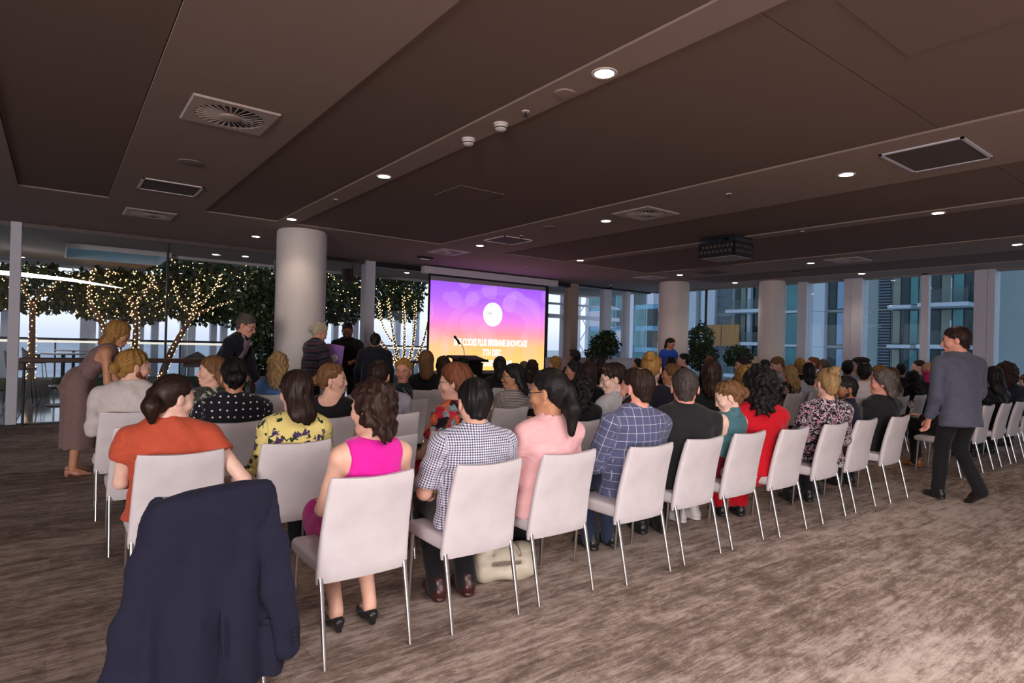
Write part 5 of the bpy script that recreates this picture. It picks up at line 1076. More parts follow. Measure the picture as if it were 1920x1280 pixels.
# ------------------------------------------------------------------ navy jacket hung over the nearest chair
navy = cloth('navy_suit', srgb(28, 28, 48), rough=0.85, sheen=0.03, fold=0.3)
def jacket(cx, cy):
    r = empty('suit_jacket', (cx, cy, 0)); tag(r, 'dark navy suit jacket draped over the backrest of the nearest chair', 'jacket')
    zs = np.concatenate([np.linspace(0.905, 0.86, 6), np.linspace(0.84, 0.09, 32)]); n = 96; rows = []
    L = lambda z: np.interp(z, [0.09, 0.3, 0.6, 0.8, 0.85, 0.885, 0.905], [-0.40, -0.35, -0.285, -0.262, -0.248, -0.222, -0.12]); Rr = lambda z: np.interp(z, [0.09, 0.2, 0.3, 0.62, 0.85, 0.885, 0.905], [0.27, 0.295, 0.285, 0.245, 0.222, 0.205, 0.10])
    for z in zs:
        l, rr = L(z), Rr(z); c = (l + rr) / 2; hw = (rr - l) / 2; hd = np.interp(z, [0.09, 0.5, 0.82, 0.885, 0.905], [0.150, 0.115, 0.075, 0.050, 0.012]); yc = np.interp(z, [0.09, 0.5, 0.905], [-0.03, -0.015, -0.055]); row = []
        for k in range(n):
            a = 2 * math.pi * k / n; ca, sa = math.cos(a), math.sin(a); x = c + hw * math.copysign(abs(ca) ** 0.75, ca); y = yc + hd * math.copysign(abs(sa) ** 0.8, sa)
            g = max(0.0, 0.88 - z) / 0.8; rip = 0.020 * g * math.sin(x * 36 + 1.2 * math.sin(6 * z) + 0.6) + 0.010 * g * math.sin(x * 71 + 2 * z + 1.9)
            if sa < 0:
                y += rip
                if z < 0.56: d = x - (0.00 + 0.05 * (0.56 - z)); y += 0.024 * min(1, (0.56 - z) / 0.15) * math.exp(-(d / 0.012) ** 2) - (0.012 if d > 0.0 and d < 0.08 else 0)
                y += 0.004 * math.exp(-(x / 0.006) ** 2)
            else: y += rip * 0.6
            zz = z + (0.012 * (x / 0.22) if z > 0.83 else 0) + (0.035 * math.sin(x * 9 + 1) if z < 0.12 else 0) + 0.012 * (x / 0.3)
            row.append((x, y, zz))
        rows.append(row)
    bmj = loft(rows); me = bm_mesh(bmj, 'body', navy); a = me.attributes.new('puv', 'FLOAT_VECTOR', 'POINT'); a.data.foreach_set('vector', np.array([v.co[:] for v in me.vertices], np.float32)[:, [0, 2, 1]].ravel()); inst('body', me, r)
    def sleeve(pts, rads, fl_, ph):
        F = Field(np.min(pts, 0) - 0.13, np.max(pts, 0) + 0.13, 0.0085)
        for i in range(len(pts) - 1): F.cone(pts[i], pts[i + 1], rads[i], rads[i + 1], 0.03, fl_)
        F.warp(lambda X, Y, Z: 0.004 * np.sin(11 * Z + 24 * X + ph) + 0.0025 * np.sin(28 * (Z + 0.9 * X) + ph)); P, Q = F.extract()
        o = link(bpy.data.objects.new('sleeve', np_mesh('sleeve', P, Q, {'puv': P[:, [0, 2, 1]]}, 2)), r); o.data.materials.append(navy); return o
    sr = sleeve([(0.185, -0.055, 0.865), (0.205, -0.115, 0.66), (0.225, -0.135, 0.46), (0.262, -0.150, 0.215)], [0.040, 0.060, 0.060, 0.052], ((0.15, 1.0, 0.1), 0.38), 0.4)
    sleeve([(-0.205, -0.04, 0.855), (-0.250, -0.075, 0.64), (-0.285, -0.09, 0.40), (-0.375, -0.10, 0.10)], [0.035, 0.056, 0.060, 0.062], ((0.4, 1.0, 0.0), 0.42), 1.9)
    bt = MB().cyl((0, 0, 0), 0.0075, 0.004, 14, axis='Y').mesh('button', True); bt.materials.append(plain('button_dark', (0.015, 0.015, 0.018), 0.25))
    for k in range(4): inst('button', bt, sr, (0.275 + 0.003 * k, -0.192, 0.305 - 0.019 * k))
    MB().box(0.165, 0.19, -0.145, -0.135, 0.34, 0.355).build('pocket_flap', navy, r)
    # vent edge: one back panel overlaps the other
    ve = loft([[(0.00 + 0.05 * (0.56 - z) + dx, -0.110 - 0.10 * (0.56 - z) - dy, z) for dx, dy in ((0, 0), (0.055, 0.004), (0.055, 0.010), (0.0, 0.007))] for z in np.linspace(0.55, 0.10, 10)]); inst('vent_flap', bm_mesh(ve, 'vent_flap', navy), r)
    return r
chair(0.53, 2.68, 'white upholstered chair at the left end of the back row, under the jacket'); jacket(0.53, 2.68)
# ------------------------------------------------------------------ cream handbag on the floor
def handbag(x, y, rz):
    r = empty('handbag', (x, y, 0), R(rz)); tag(r, 'slouchy cream leather handbag on the carpet under a back-row chair', 'handbag')
    cream = plain('bag_cream', srgb(196, 186, 168), 0.5, var=0.08, nscale=14, bstr=0.3)
    F = Field((-0.26, -0.16, -0.005), (0.26, 0.16, 0.30), 0.0075)
    F.cone((-0.13, 0, 0.06), (0.13, 0, 0.06), 0.085, 0.085, 0.03, ((0, 0, 1), 0.75)); F.cone((-0.13, 0.0, 0.09), (-0.10, -0.01, 0.20), 0.08, 0.045, 0.05, ((0, 1, 0), 0.8)); F.cone((0.12, 0, 0.09), (0.14, 0.01, 0.18), 0.085, 0.05, 0.05, ((0, 1, 0), 0.8)); F.cone((-0.1, 0, 0.17), (0.12, 0, 0.155), 0.055, 0.06, 0.05, ((0, 1, 0), 0.8))
    F.warp(lambda X, Y, Z: 0.006 * np.sin(26 * X + 3 * np.sin(20 * Z)) * np.sin(30 * Z + 12 * Y) + 0.004 * np.sin(60 * (X * 0.5 + Z) + 2)); F.cut(lambda X, Y, Z: -Z + 0 * X + 0 * Y)
    P, Q = F.extract(); o = link(bpy.data.objects.new('bag_body', np_mesh('bag_body', P, Q, None, 1)), r); o.data.materials.append(cream)
    for s in (-1, 1): MB().tube(bez((-0.09, s * 0.05, 0.17), (-0.02, s * 0.14, 0.36), (0.09, s * 0.06, 0.16), 12), 0.010, 8).build('handle', cream, r, 'all')
    MB().box(-0.10, 0.09, -0.088, -0.078, 0.115, 0.135, 0.004).build('strap_band', plain('bag_seam', srgb(120, 108, 92), 0.5), r)
    for x_ in (-0.07, 0.0, 0.065): MB().cyl((x_, -0.095, 0.125), 0.008, 0.006, 12, axis='Y').build('stud', chrome, r, True)
    return r
handbag(2.32, 3.08, -20)
# ------------------------------------------------------------------ lectern and microphone
black_lam = plain('lectern_black', (0.008, 0.008, 0.009), 0.85, spec=0.2)
r = empty('lectern', (7.12, 10.95, 0)); tag(r, 'black lectern with a sloping top in front of the screen', 'lectern')
MB().box(-0.27, 0.27, -0.2, 0.2, 0.0, 0.06, 0.01).build('base', black_lam, r); bmx = loft([[(-0.22, -0.14, 0.06), (0.22, -0.14, 0.06), (0.22, 0.16, 0.06), (-0.22, 0.16, 0.06)], [(-0.27, -0.2, 1.08), (0.27, -0.2, 1.08), (0.27, 0.2, 1.16), (-0.27, 0.2, 1.16)]]); inst('column', bm_mesh(bmx, 'column', black_lam), r)
tp = MB().box(-0.38, 0.38, -0.27, 0.27, -0.015, 0.015, 0.006).build('top_board', black_lam, r); tp.location = (0, 0, 1.17); tp.rotation_euler = (R(11), 0, 0); MB().box(-0.36, 0.36, -0.27, -0.255, 0.015, 0.04, 0.003).build('book_stop', black_lam, tp)
r = empty('gooseneck_microphone', (7.03, 10.95, 1.19)); tag(r, 'black gooseneck microphone rising from the lectern', 'microphone')
MB().cyl((0, 0, 0), 0.03, 0.02, 16).build('base', dark_metal, r, True); MB().tube(bez((0, 0, 0.02), (0.0, 0, 0.26), (-0.17, -0.02, 0.32), 12), 0.007, 8).build('gooseneck', dark_metal, r, 'all'); MB().tube([(-0.14, -0.02, 0.29), (-0.20, -0.02, 0.38)], 0.026, 12).build('clip', dark_metal, r, True); MB().tube([(-0.18, -0.02, 0.35), (-0.23, -0.02, 0.40), (-0.26, -0.02, 0.435), (-0.28, -0.02, 0.455)], [0.018, 0.022, 0.03, 0.024], 14).build('capsule', dark_metal, r, 'all')
r = empty('music_stand', (5.03, 9.5, 0)); tag(r, 'thin black stand with a flat tray, left of the lectern', 'stand'); MB().box(-0.2, 0.2, -0.15, 0.15, 1.13, 1.17, 0.008).build('tray', dark_metal, r); MB().cyl((0, 0, 0.25), 0.014, 0.9, 12).build('pole', dark_metal, r, True)
for a in (90, 210, 330): MB().tube([(0, 0, 0.36), (0.27 * math.cos(R(a)), 0.27 * math.sin(R(a)), 0.01)], 0.011, 8).build('leg', dark_metal, r, 'all')
# registration table
r = empty('side_table', (2.55, 9.05, 0)); tag(r, 'narrow dark side table the stooping man leans on', 'table')
wood = plain('table_wood', srgb(74, 54, 48), 0.45, var=0.25, nscale=20); MB().box(-0.42, 0.42, -0.25, 0.25, 0.90, 0.935, 0.006).build('table_top', plain('table_top_grey', srgb(120, 112, 116), 0.35), r)
for sx_ in (-1, 1):
    for sy_ in (-1, 1): MB().box(sx_ * 0.38 - 0.02, sx_ * 0.38 + 0.02, sy_ * 0.21 - 0.02, sy_ * 0.21 + 0.02, 0, 0.90, 0.004).build('leg', wood, r)
for k in range(9): MB().box(-0.36 + k * 0.08, -0.30 + k * 0.08, -0.225, -0.215, 0.30, 0.90, 0.003, 1).build('slat', wood, r)
tag(MB().box(2.40, 2.62, 8.86, 9.02, 0.935, 0.941).build('paper_stack', plain('paper', srgb(215, 205, 215), 0.8)), 'small stack of pale papers on the side table', 'papers')
# ------------------------------------------------------------------ potted ficus
def ficus(lab, x, y, blobs, n, seed, potm, trunk_top, potr=0.22):
    r = empty('potted_ficus', (x, y, 0)); tag(r, lab, 'plant', 'potted ficus plants')
    MB().lathe([(potr * 0.8, 0.0), (potr, 0.42), (potr, 0.45), (potr * 0.88, 0.45), (potr * 0.86, 0.40), (0, 0.40)], seg=28).build('pot', potm, r, True); MB().tube(bez((0, 0, 0.38), (0.03, 0, 0.8), (0, 0, trunk_top), 8), [0.03, 0.028, 0.026, 0.024, 0.022, 0.02, 0.018, 0.014], 8).build('trunk', bark, r, 'all')
    for a in range(5): MB().tube(bez((0, 0, trunk_top * 0.75), (0.1 * math.cos(a * 1.3), 0.1 * math.sin(a * 1.3), trunk_top * 0.95), (0.3 * math.cos(a * 1.3), 0.3 * math.sin(a * 1.3), trunk_top * 1.12), 6), [0.014, 0.012, 0.010, 0.008, 0.006, 0.004], 6).build('branch', bark, r, 'all')
    foliage('leaves', blobs, n, 0.075, leafB, r, seed)
potw = plain('pot_white', srgb(190, 180, 178), 0.5)
ficus('dark potted ficus in front of the low wall right of the screen', 12.15, 11.75, [((0, 0, 1.55), (0.42, 0.42, 0.36)), ((-0.3, 0, 1.3), (0.35, 0.3, 0.22)), ((0.2, 0.1, 1.75), (0.25, 0.25, 0.25))], 2600, 31, potw, 1.5)
ficus('dark potted ficus right of the second column', 13.75, 9.75, [((0, 0, 1.75), (0.36, 0.36, 0.42)), ((0.1, 0, 1.3), (0.45, 0.4, 0.4)), ((0, 0, 2.1), (0.15, 0.15, 0.15))], 3000, 32, potw, 1.6)
ficus('tall dense potted ficus left of the near column', 2.66, 10.75, [((0, 0, 1.9), (0.36, 0.34, 0.55)), ((0.0, 0, 1.2), (0.42, 0.36, 0.55)), ((0.1, 0, 2.4), (0.26, 0.25, 0.3))], 4200, 33, potw, 2.0)
ficus('small ficus by the right windows behind the crowd', 14.1, 8.85, [((0, 0, 1.35), (0.4, 0.35, 0.3))], 900, 34, potw, 1.3)
# ------------------------------------------------------------------ the people
def seat(short, label, hx, hy, crown, cx, cy, crz=0, **kw):
    chair(cx, cy, 'white upholstered chair under the ' + short, crz); return person(label, hx, hy, crown, **kw)
BLK = cloth('black', srgb(26, 25, 28)); NAVYC = cloth('navy_knit', srgb(24, 27, 42)); BLKJ = cloth('black_jersey', srgb(32, 31, 34), fold=0.2); WHT = cloth('white_shirt', srgb(216, 208, 212)); GREYS = cloth('grey_marl', srgb(146, 140, 152)); JEANS = cloth('jeans', srgb(48, 58, 82))
OLIVE = cloth('dark_green', srgb(30, 38, 36)); DENIM = cloth('denim_shirt', srgb(98, 136, 196)); BEIGE = cloth('beige_trousers', srgb(170, 158, 150)); PALE = cloth('pale_shirt', srgb(186, 184, 194)); LBLUE = cloth('light_blue', srgb(150, 168, 196)); PINKW = cloth('pinkish_white', srgb(206, 188, 200))
# back row
seat('woman in the magenta dress', 'person in a sleeveless magenta dress with wavy brown shoulder-length hair', 1.26, 2.80, 1.30, 1.22, 2.66, rot=-4, hyaw=22, hpitch=4, sex='f', skin='fair', hair='wavy', hcol='brown', hlen=0.19, lod=0, earring='gold', build=1.02, top=dict(m=cloth('magenta', srgb(222, 22, 158), rough=0.7, sheen=0.3), sleeve=0, off=0.012, name='dress_top', low=0), bottom=dict(kind='skirt', m=cloth('magenta', srgb(222, 22, 158)), len=0.15), shoes=('pump', 'black'), footy=0.16, arms={-1: ((0.05, 0.10, -0.27), (-0.02, 0.36, -0.30)), 1: ((0.05, 0.10, -0.27), (-0.06, 0.36, -0.30))})
seat('man in the gingham shirt', 'person in a navy and white gingham shirt with short black hair', 1.86, 2.78, 1.31, 1.87, 2.62, rot=-10, hyaw=-14, hpitch=10, sex='m', skin='fair', hair='short', hcol='black', lod=0, build=1.05, top=dict(m=cloth('gingham', (1, 1, 1), pattern=p_gingham(srgb(226, 224, 236), srgb(34, 38, 78), 0.0135)), sleeve=0.8, off=0.016, flare=0.012, collar='shirt', name='shirt', fold=0.005, hem=0.04), bottom=dict(m=BLK), shoes=('shoe', 'burgundy'), footy=0.22)
seat('woman in the pink blazer', 'person in a pale pink blazer and glasses with a black ponytail', 2.40, 2.78, 1.36, 2.46, 2.63, rot=-6, hyaw=24, hpitch=8, sex='f', skin='olive', hair='pony', hcol='black', hlen=0.22, lod=0, glasses='black', build=1.08, top=dict(m=cloth('pink_blazer', srgb(232, 178, 180), rough=0.7, fold=0.25), sleeve=1.95, off=0.014, collar='blazer', name='blazer', hem=0.06), bottom=dict(m=BLK), shoes=('shoe', 'black'))
wpm = seat('man in the windowpane blazer', 'person in a blue windowpane check blazer with beard and thinning dark hair', 3.25, 2.82, 1.37, 3.12, 2.56, rot=-8, hyaw=2, hpitch=6, sex='m', skin='rosy', hair='balding', hcol='dkbrown', beard=('full', 'dkbrown'), lod=0, build=1.16, top=dict(m=cloth('windowpane', (1, 1, 1), pattern=p_windowpane(srgb(86, 90, 122), srgb(196, 196, 212), 0.056, 0.05), fold=0.3), sleeve=1.95, off=0.016, collar='blazer', name='blazer', hem=0.12, fold=0.006), bottom=dict(m=JEANS), shoes=('shoe', 'black'), footy=0.30, side=2)
seat('man in the black polo', 'person in a plain black polo with cropped grey hair, back row', 3.74, 2.78, 1.36, 3.73, 2.58, rot=-22, hyaw=-48, hpitch=6, sex='m', skin='rosy', hair='crop', hcol='saltpep', lod=0, build=1.25, top=dict(m=BLKJ, sleeve=0.9, off=0.018, collar='shirt', name='polo'), bottom=dict(m=BLK))
seat('woman in the teal top', 'person in a sleeveless teal top looking down, light brown hair and earrings', 4.36, 2.82, 1.25, 4.31, 2.58, rot=-5, hyaw=38, hpitch=24, sex='f', skin='pale', hair='lowbun', hcol='ltbrown', lod=0, earring='green', build=0.94, top=dict(m=cloth('teal', srgb(70, 112, 120), rough=0.5), sleeve=0, off=0.010, collar='mock', name='blouse'), bottom=dict(kind='skirt', m=cloth('wine_skirt', srgb(110, 20, 32)), len=0.8), shoes=('shoe', 'white'))
seat('woman in the red dress', 'person in a red dress with big dark curly hair', 4.69, 2.74, 1.36, 4.90, 2.53, rot=-30, hyaw=-42, sex='f', skin='olive', hair='curly', hcol='black', hlen=0.17, lod=0, build=1.16, top=dict(m=cloth('red_dress', srgb(190, 10, 30), rough=0.8), sleeve=1.5, off=0.016, name='dress_top', neck=0.03), bottom=dict(kind='skirt', m=cloth('red_dress', srgb(190, 10, 30)), len=0.9), shoes=('shoe', 'black'))
seat('woman in the black and pink floral blouse', 'person in a black blouse with white and pink flecks and a blonde top bun', 5.73, 2.68, 1.36, 5.60, 2.52, rot=-35, hyaw=-28, sex='f', skin='fair', hair='bun', hcol='blonde', lod=0, earring='turquoise', build=1.08, top=dict(m=cloth('fleck', (1, 1, 1), pattern=p_splash(srgb(22, 18, 24), [srgb(205, 190, 200), srgb(200, 130, 150)], 38)), sleeve=1.5, off=0.018, name='blouse', neck=0.03), bottom=dict(m=BLK))
seat('man in the navy shirt', 'person in a dark navy shirt turned left with short black hair, smiling', 6.38, 2.80, 1.27, 6.26, 2.53, rot=0, hyaw=48, hpitch=8, sex='m', skin='brown', hair='short', hcol='black', beard=('short', 'black'), lod=0, build=1.0, lean=4, smile=True, top=dict(m=NAVYC, sleeve=1.9, off=0.014, collar='shirt', name='shirt'), bottom=dict(m=BLK), shoes=('shoe', 'black'))
seat('woman in black at the aisle end', 'person in a black top with short wavy grey-brown hair at the aisle end', 7.07, 2.72, 1.33, 6.95, 2.49, rot=-15, hyaw=14, sex='f', skin='rosy', hair='bob', hcol='grey', hlen=0.08, lod=0, build=1.25, top=dict(m=BLKJ, sleeve=1.6, off=0.018, name='blouse', neck=0.03), bottom=dict(m=BLK))
# second row
seat('woman in the orange blouse', 'person in a burnt orange blouse with a dark low ponytail, elbow out', 0.54, 3.86, 1.28, 0.56, 3.67, rot=-14, hyaw=-66, hpitch=12, sex='f', skin='pale', hair='pony', hcol='dkbrown', hlen=0.14, lod=0, build=1.30, top=dict(m=cloth('orange', srgb(190, 80, 54), rough=0.7), sleeve=0.42, off=0.016, flare=0.015, name='blouse', fold=0.006, hem=0.05), bottom=dict(m=BLK), arms={1: ((0.20, -0.08, -0.25), (0.10, 0.18, -0.30)), -1: ((0.04, 0.08, -0.26), (-0.06, 0.3, -0.33))})
seat('woman in the yellow blouse', 'person in a pale yellow blouse with printed flowers and long straight dark hair', 1.22, 3.87, 1.30, 1.20, 3.73, rot=-10, hyaw=10, hpitch=4, sex='f', skin='fair', hair='long', hcol='dkbrown', hlen=0.36, lod=0, build=1.05, top=dict(m=cloth('yellow', (1, 1, 1), pattern=p_floral(srgb(226, 208, 130), [(srgb(88, 66, 110), 1.0, 0.34), (srgb(46, 72, 52), 1.25, 0.26)], 9.0, 0.55)), sleeve=1.9, off=0.015, name='blouse'), bottom=dict(m=BLK), shoes=('pump', 'black'))
chair(1.80, 3.70, 'white upholstered chair left empty in the second row, beside the magenta dress')
seat('woman in the floral dress', 'person in glasses and a black dress with red and orange flowers, brown hair', 2.42, 3.90, 1.35, 2.34, 3.72, rot=25, hyaw=44, hpitch=6, sex='f', skin='fair', hair='long', hcol='red', hlen=0.24, lod=0, glasses='black', build=1.1, top=dict(m=cloth('bold_floral', (1, 1, 1), pattern=p_floral(srgb(20, 18, 28), [(srgb(200, 30, 60), 1.0, 0.80), (srgb(230, 110, 70), 1.4, 0.60), (srgb(150, 165, 170), 1.9, 0.42)], 6.5, 0.62)), sleeve=0.62, off=0.014, flare=0.012, name='dress_top'), bottom=dict(kind='skirt', m=cloth('bold_floral', (1, 1, 1)), len=0.6), shoes=('shoe', 'black'))
seat('woman with the wavy black hair', 'person in black with long wavy black hair behind the pink blazer', 3.74, 3.86, 1.26, 3.62, 3.70, rot=-15, hyaw=-70, sex='f', skin='olive', hair='wavy', hcol='black', hlen=0.28, lod=0, build=1.0, top=dict(m=BLK, sleeve=1.6, off=0.012, name='top', neck=0.02), shoes=('shoe', 'black'))
seat('man in the pale grey shirt', 'person in a pale grey shirt and glasses facing left, neat dark hair', 4.16, 3.90, 1.35, 4.20, 3.68, rot=10, hyaw=52, hpitch=14, sex='m', skin='pale', hair='quiff', hcol='dkbrown', lod=0, glasses='gold', build=1.0, smile=True, top=dict(m=cloth('pale_grey', srgb(178, 176, 180)), sleeve=1.9, off=0.014, collar='shirt', name='shirt'), shoes=('shoe', 'brown'))
seat('woman with the braided blonde bun', 'person in a navy top with a high golden blonde bun', 4.73, 3.92, 1.45, 4.80, 3.68, rot=-25, hyaw=-62, sex='f', skin='fair', hair='bun', hcol='gold', lod=0, build=1.08, top=dict(m=NAVYC, sleeve=1.9, off=0.014, name='top', neck=0.02), bottom=dict(m=JEANS), shoes=('pump', 'nude'))
seat('woman in dark green', 'person in a dark green top with long straight brown hair, second row', 5.65, 3.86, 1.39, 5.55, 3.66, rot=-30, hyaw=-58, sex='f', skin='fair', hair='long', hcol='brown', hlen=0.30, lod=0, build=1.05, top=dict(m=OLIVE, sleeve=1.9, off=0.014, name='top'))
seat('woman with curly golden hair', 'person with short curly golden hair behind the red dress', 6.29, 3.84, 1.31, 6.25, 3.66, rot=-30, hyaw=-58, sex='f', skin='fair', hair='curly', hcol='gold', hlen=0.08, lod=1, top=dict(m=BLK, sleeve=1.9))
seat('woman with crimped blonde hair', 'person in a dark floral top with long crimped blonde hair', 9.33, 4.95, 1.28, 9.05, 4.70, rot=-20, hyaw=-20, sex='f', skin='fair', hair='wavy', hcol='blonde', hlen=0.30, lod=1, top=dict(m=cloth('dark_floral', (1, 1, 1), pattern=p_floral(srgb(30, 34, 32), [(srgb(200, 160, 160), 1.0, 0.5), (srgb(120, 130, 110), 1.3, 0.4)], 9, 0.6)), sleeve=1.6))
seat('woman in the white long-sleeved top', 'person in a white long-sleeved top with long black hair on the right', 9.90, 4.92, 1.33, 9.75, 4.70, rot=-25, hyaw=-60, sex='f', skin='olive', hair='long', hcol='black', hlen=0.26, lod=1, top=dict(m=PALE, sleeve=1.8), arms={-1: ((0.10, -0.02, -0.26), (0.06, 0.12, -0.45))})
seat('man in the white shirt on the right', 'person in a crisp white shirt with dark hair and a thinning crown', 9.41, 3.86, 1.38, 9.25, 3.68, rot=-40, hyaw=-75, sex='m', skin='tan', hair='balding', hcol='black', lod=1, build=1.1, top=dict(m=WHT, sleeve=1.9, collar='shirt'))
seat('woman with strawberry blonde hair', 'person with smooth strawberry blonde hair beside the white shirt', 9.99, 3.90, 1.33, 9.85, 3.68, rot=-20, hyaw=-10, sex='f', skin='fair', hair='lowbun', hcol='gold', lod=1, top=dict(m=BLK, sleeve=1.9))
seat('woman in the black and white print', 'person in a black and white print top with long light brown hair', 10.31, 3.84, 1.30, 10.35, 3.68, rot=-25, hyaw=-50, sex='f', skin='fair', hair='long', hcol='ltbrown', hlen=0.24, lod=1, top=dict(m=cloth('bw_print', (1, 1, 1), pattern=p_splash(srgb(24, 22, 26), [srgb(205, 198, 200), srgb(90, 84, 88)], 24)), sleeve=1.6))
seat('woman in black left of the pink hair', 'person all in black with a mass of long black hair', 11.03, 3.80, 1.24, 11.0, 3.66, rot=-30, hyaw=-60, sex='f', skin='olive', hair='wavy', hcol='black', hlen=0.3, lod=1, build=1.2, top=dict(m=BLK, sleeve=1.9))
_t = NT('hair_ombre'); _n = _t.noise(_t.map(_t.attr('huv'), (120, 8, 1)), 1, 3); _z = _t.sep(_t.obj())[2]; _a = _t.ramp(_n, [(0.35, srgb(160, 110, 80)), (0.65, srgb(226, 180, 140))]); _b = _t.ramp(_n, [(0.35, srgb(150, 20, 80)), (0.65, srgb(220, 60, 130))]); _f = _t.math('MULTIPLY', _t.math('SUBTRACT', 1.27, _z), 14.0, clamp=True); _t.bsdf(_t.mix(_f, _a, _b), 0.5, spec=0.3, bump=_n, bstr=0.6, bdist=0.01); HPK = _t.m
seat('woman with pink ombre hair', 'person with a blonde bob dipped bright pink at the ends', 11.90, 3.86, 1.37, 11.65, 3.66, rot=-35, hyaw=-70, sex='f', skin='fair', hair='bob', hcol='pink', hlen=0.14, lod=1, extra={'hairmat': HPK}, top=dict(m=BLK, sleeve=1.9))
# third row
chair(0.53, 4.83, 'white upholstered chair left empty behind the orange blouse')
seat('person in the polka-dot top', 'person in a black top with small white motifs and pinned-up black hair', 1.10, 4.98, 1.34, 1.08, 4.83, rot=-8, hyaw=-10, hpitch=6, sex='f', skin='tan', hair='lowbun', hcol='black', lod=0, build=1.28, top=dict(m=cloth('motif', (1, 1, 1), pattern=p_dots(srgb(22, 22, 30), srgb(225, 215, 220), 19, 0.13, 0.2)), sleeve=1.0, off=0.016, name='top'), shoes=('shoe', 'black'))
seat('woman in the off-shoulder black top', 'person in a black wide-necked top smiling to the right, hair pinned up', 1.89, 5.00, 1.30, 1.80, 4.80, rot=-45, hyaw=-118, hpitch=2, hroll=6, sex='f', skin='fair', hair='lowbun', hcol='ltbrown', lod=0, smile=True, earring='gold', build=0.98, lean=2, top=dict(m=BLK, sleeve=0.35, off=0.010, low=0.10, name='top'))
seat('man in the grey marl shirt', 'person in a grey marl T-shirt with cropped brown hair, leaning right', 2.31, 5.00, 1.33, 2.42, 4.82, rot=-8, hyaw=-40, hpitch=4, sex='m', skin='rosy', hair='short', hcol='dkbrown', lod=0, build=1.28, lean=0, top=dict(m=GREYS, sleeve=0.85, off=0.016, name='shirt', collar='crew'))
seat('woman in the striped top', 'person in a cream top with dark pinstripes, round glasses and black hair', 3.80, 4.98, 1.30, 3.66, 4.80, rot=5, hyaw=58, hpitch=2, sex='f', skin='tan', hair='long', hcol='black', hlen=0.30, lod=0, glasses='black', smile=True, build=1.0, top=dict(m=cloth('pinstripe', (1, 1, 1), pattern=p_stripes(srgb(196, 186, 180), srgb(34, 30, 32), 0.016, 0.42, 1)), sleeve=1.7, off=0.014, name='blouse'))
seat('woman with long brown hair in the third row', 'person with very long straight brown hair left of the man in grey', 4.89, 4.96, 1.33, 4.92, 4.80, rot=-20, hyaw=-55, sex='f', skin='fair', hair='long', hcol='brown', hlen=0.36, lod=1, top=dict(m=BLK, sleeve=1.9))
seat('woman with the brown bob', 'person with a sleek brown bob turned left behind the black polo', 6.37, 4.96, 1.30, 6.35, 4.80, rot=-5, hyaw=30, sex='f', skin='tan', hair='bob', hcol='ltbrown', hlen=0.07, lod=1, top=dict(m=PINKW, sleeve=1.9))
seat('man in the light blue shirt on the right', 'person in a light blue shirt with thick black hair', 11.39, 4.96, 1.38, 11.3, 4.78, rot=-35, hyaw=-65, sex='m', skin='tan', hair='short', hcol='black', lod=1, top=dict(m=LBLUE, sleeve=1.9, collar='shirt'))
capman = seat('man in the flat cap', 'person wearing a dark flat cap near the window wall', 11.96, 4.98, 1.41, 12.4, 4.78, rot=0, hyaw=20, sex='m', skin='fair', hair='short', hcol='grey', lod=1, top=dict(m=GREYS, sleeve=1.9), extra={})
seat('man left of the pink hair', 'person with short dark hair in profile behind the pink-haired head', 14.74, 4.98, 1.40, 14.1, 4.80, rot=0, hyaw=30, sex='m', skin='fair', hair='short', hcol='dkbrown', lod=2, top=dict(m=BLK, sleeve=1.9))
seat('man in the dark suit by the window', 'person in a dark suit with black hair beside the window mullion', 13.78, 4.96, 1.33, 13.4, 4.78, rot=-30, hyaw=-60, sex='m', skin='tan', hair='short', hcol='black', lod=2, top=dict(m=NAVYC, sleeve=1.9, collar='blazer'))
# fourth row
seat('man with the blond man bun', 'person in a white pinstriped shirt with fair hair in a low bun and beard', 0.54, 6.08, 1.37, 0.50, 5.82, rot=-22, hyaw=-76, hpitch=6, sex='m', skin='fair', hair='lowbun', hcol='gold', beard=('short', 'red'), lod=0, build=1.18, lean=6, top=dict(m=cloth('shirt_stripe', (1, 1, 1), pattern=p_stripes(srgb(214, 206, 204), srgb(190, 172, 170), 0.011, 0.3)), sleeve=1.2, off=0.02, collar='shirt', name='shirt', hem=0.10, fold=0.007), bottom=dict(m=BEIGE))
seat('woman in profile with long brown hair', 'person in an olive top facing left in profile, long straight brown hair', 1.15, 6.10, 1.32, 1.18, 5.92, rot=20, hyaw=78, hpitch=2, sex='f', skin='fair', hair='long', hcol='ltbrown', hlen=0.34, lod=0, top=dict(m=cloth('olive_leaf', (1, 1, 1), pattern=p_splash(srgb(58, 62, 52), [srgb(70, 74, 62), srgb(190, 188, 178)], 16)), sleeve=1.2))
seat('blonde woman facing the camera', 'person in a navy tropical print turned round towards the camera, blonde', 3.11, 6.10, 1.31, 3.12, 5.92, rot=50, hyaw=140, hpitch=4, sex='f', skin='rosy', hair='lowbun', hcol='gold', lod=0, smile=False, build=1.2, top=dict(m=cloth('tropical', (1, 1, 1), pattern=p_splash(srgb(18, 22, 40), [srgb(22, 30, 44), srgb(112, 140, 108)], 11)), sleeve=0.5, off=0.014), arms={-1: ((0.20, 0.0, -0.17), (0.02, 0.22, -0.2)), 1: ((0.05, 0.09, -0.26), (-0.06, 0.31, -0.33))})
seat('person bending forward', 'person in a pinkish white shirt bending forward, dark hair', 4.86, 6.10, 1.18, 4.72, 5.92, rot=10, hyaw=35, hpitch=30, sex='f', skin='fair', hair='bob', hcol='dkbrown', hlen=0.05, lod=1, lean=15, top=dict(m=PINKW, sleeve=1.9))
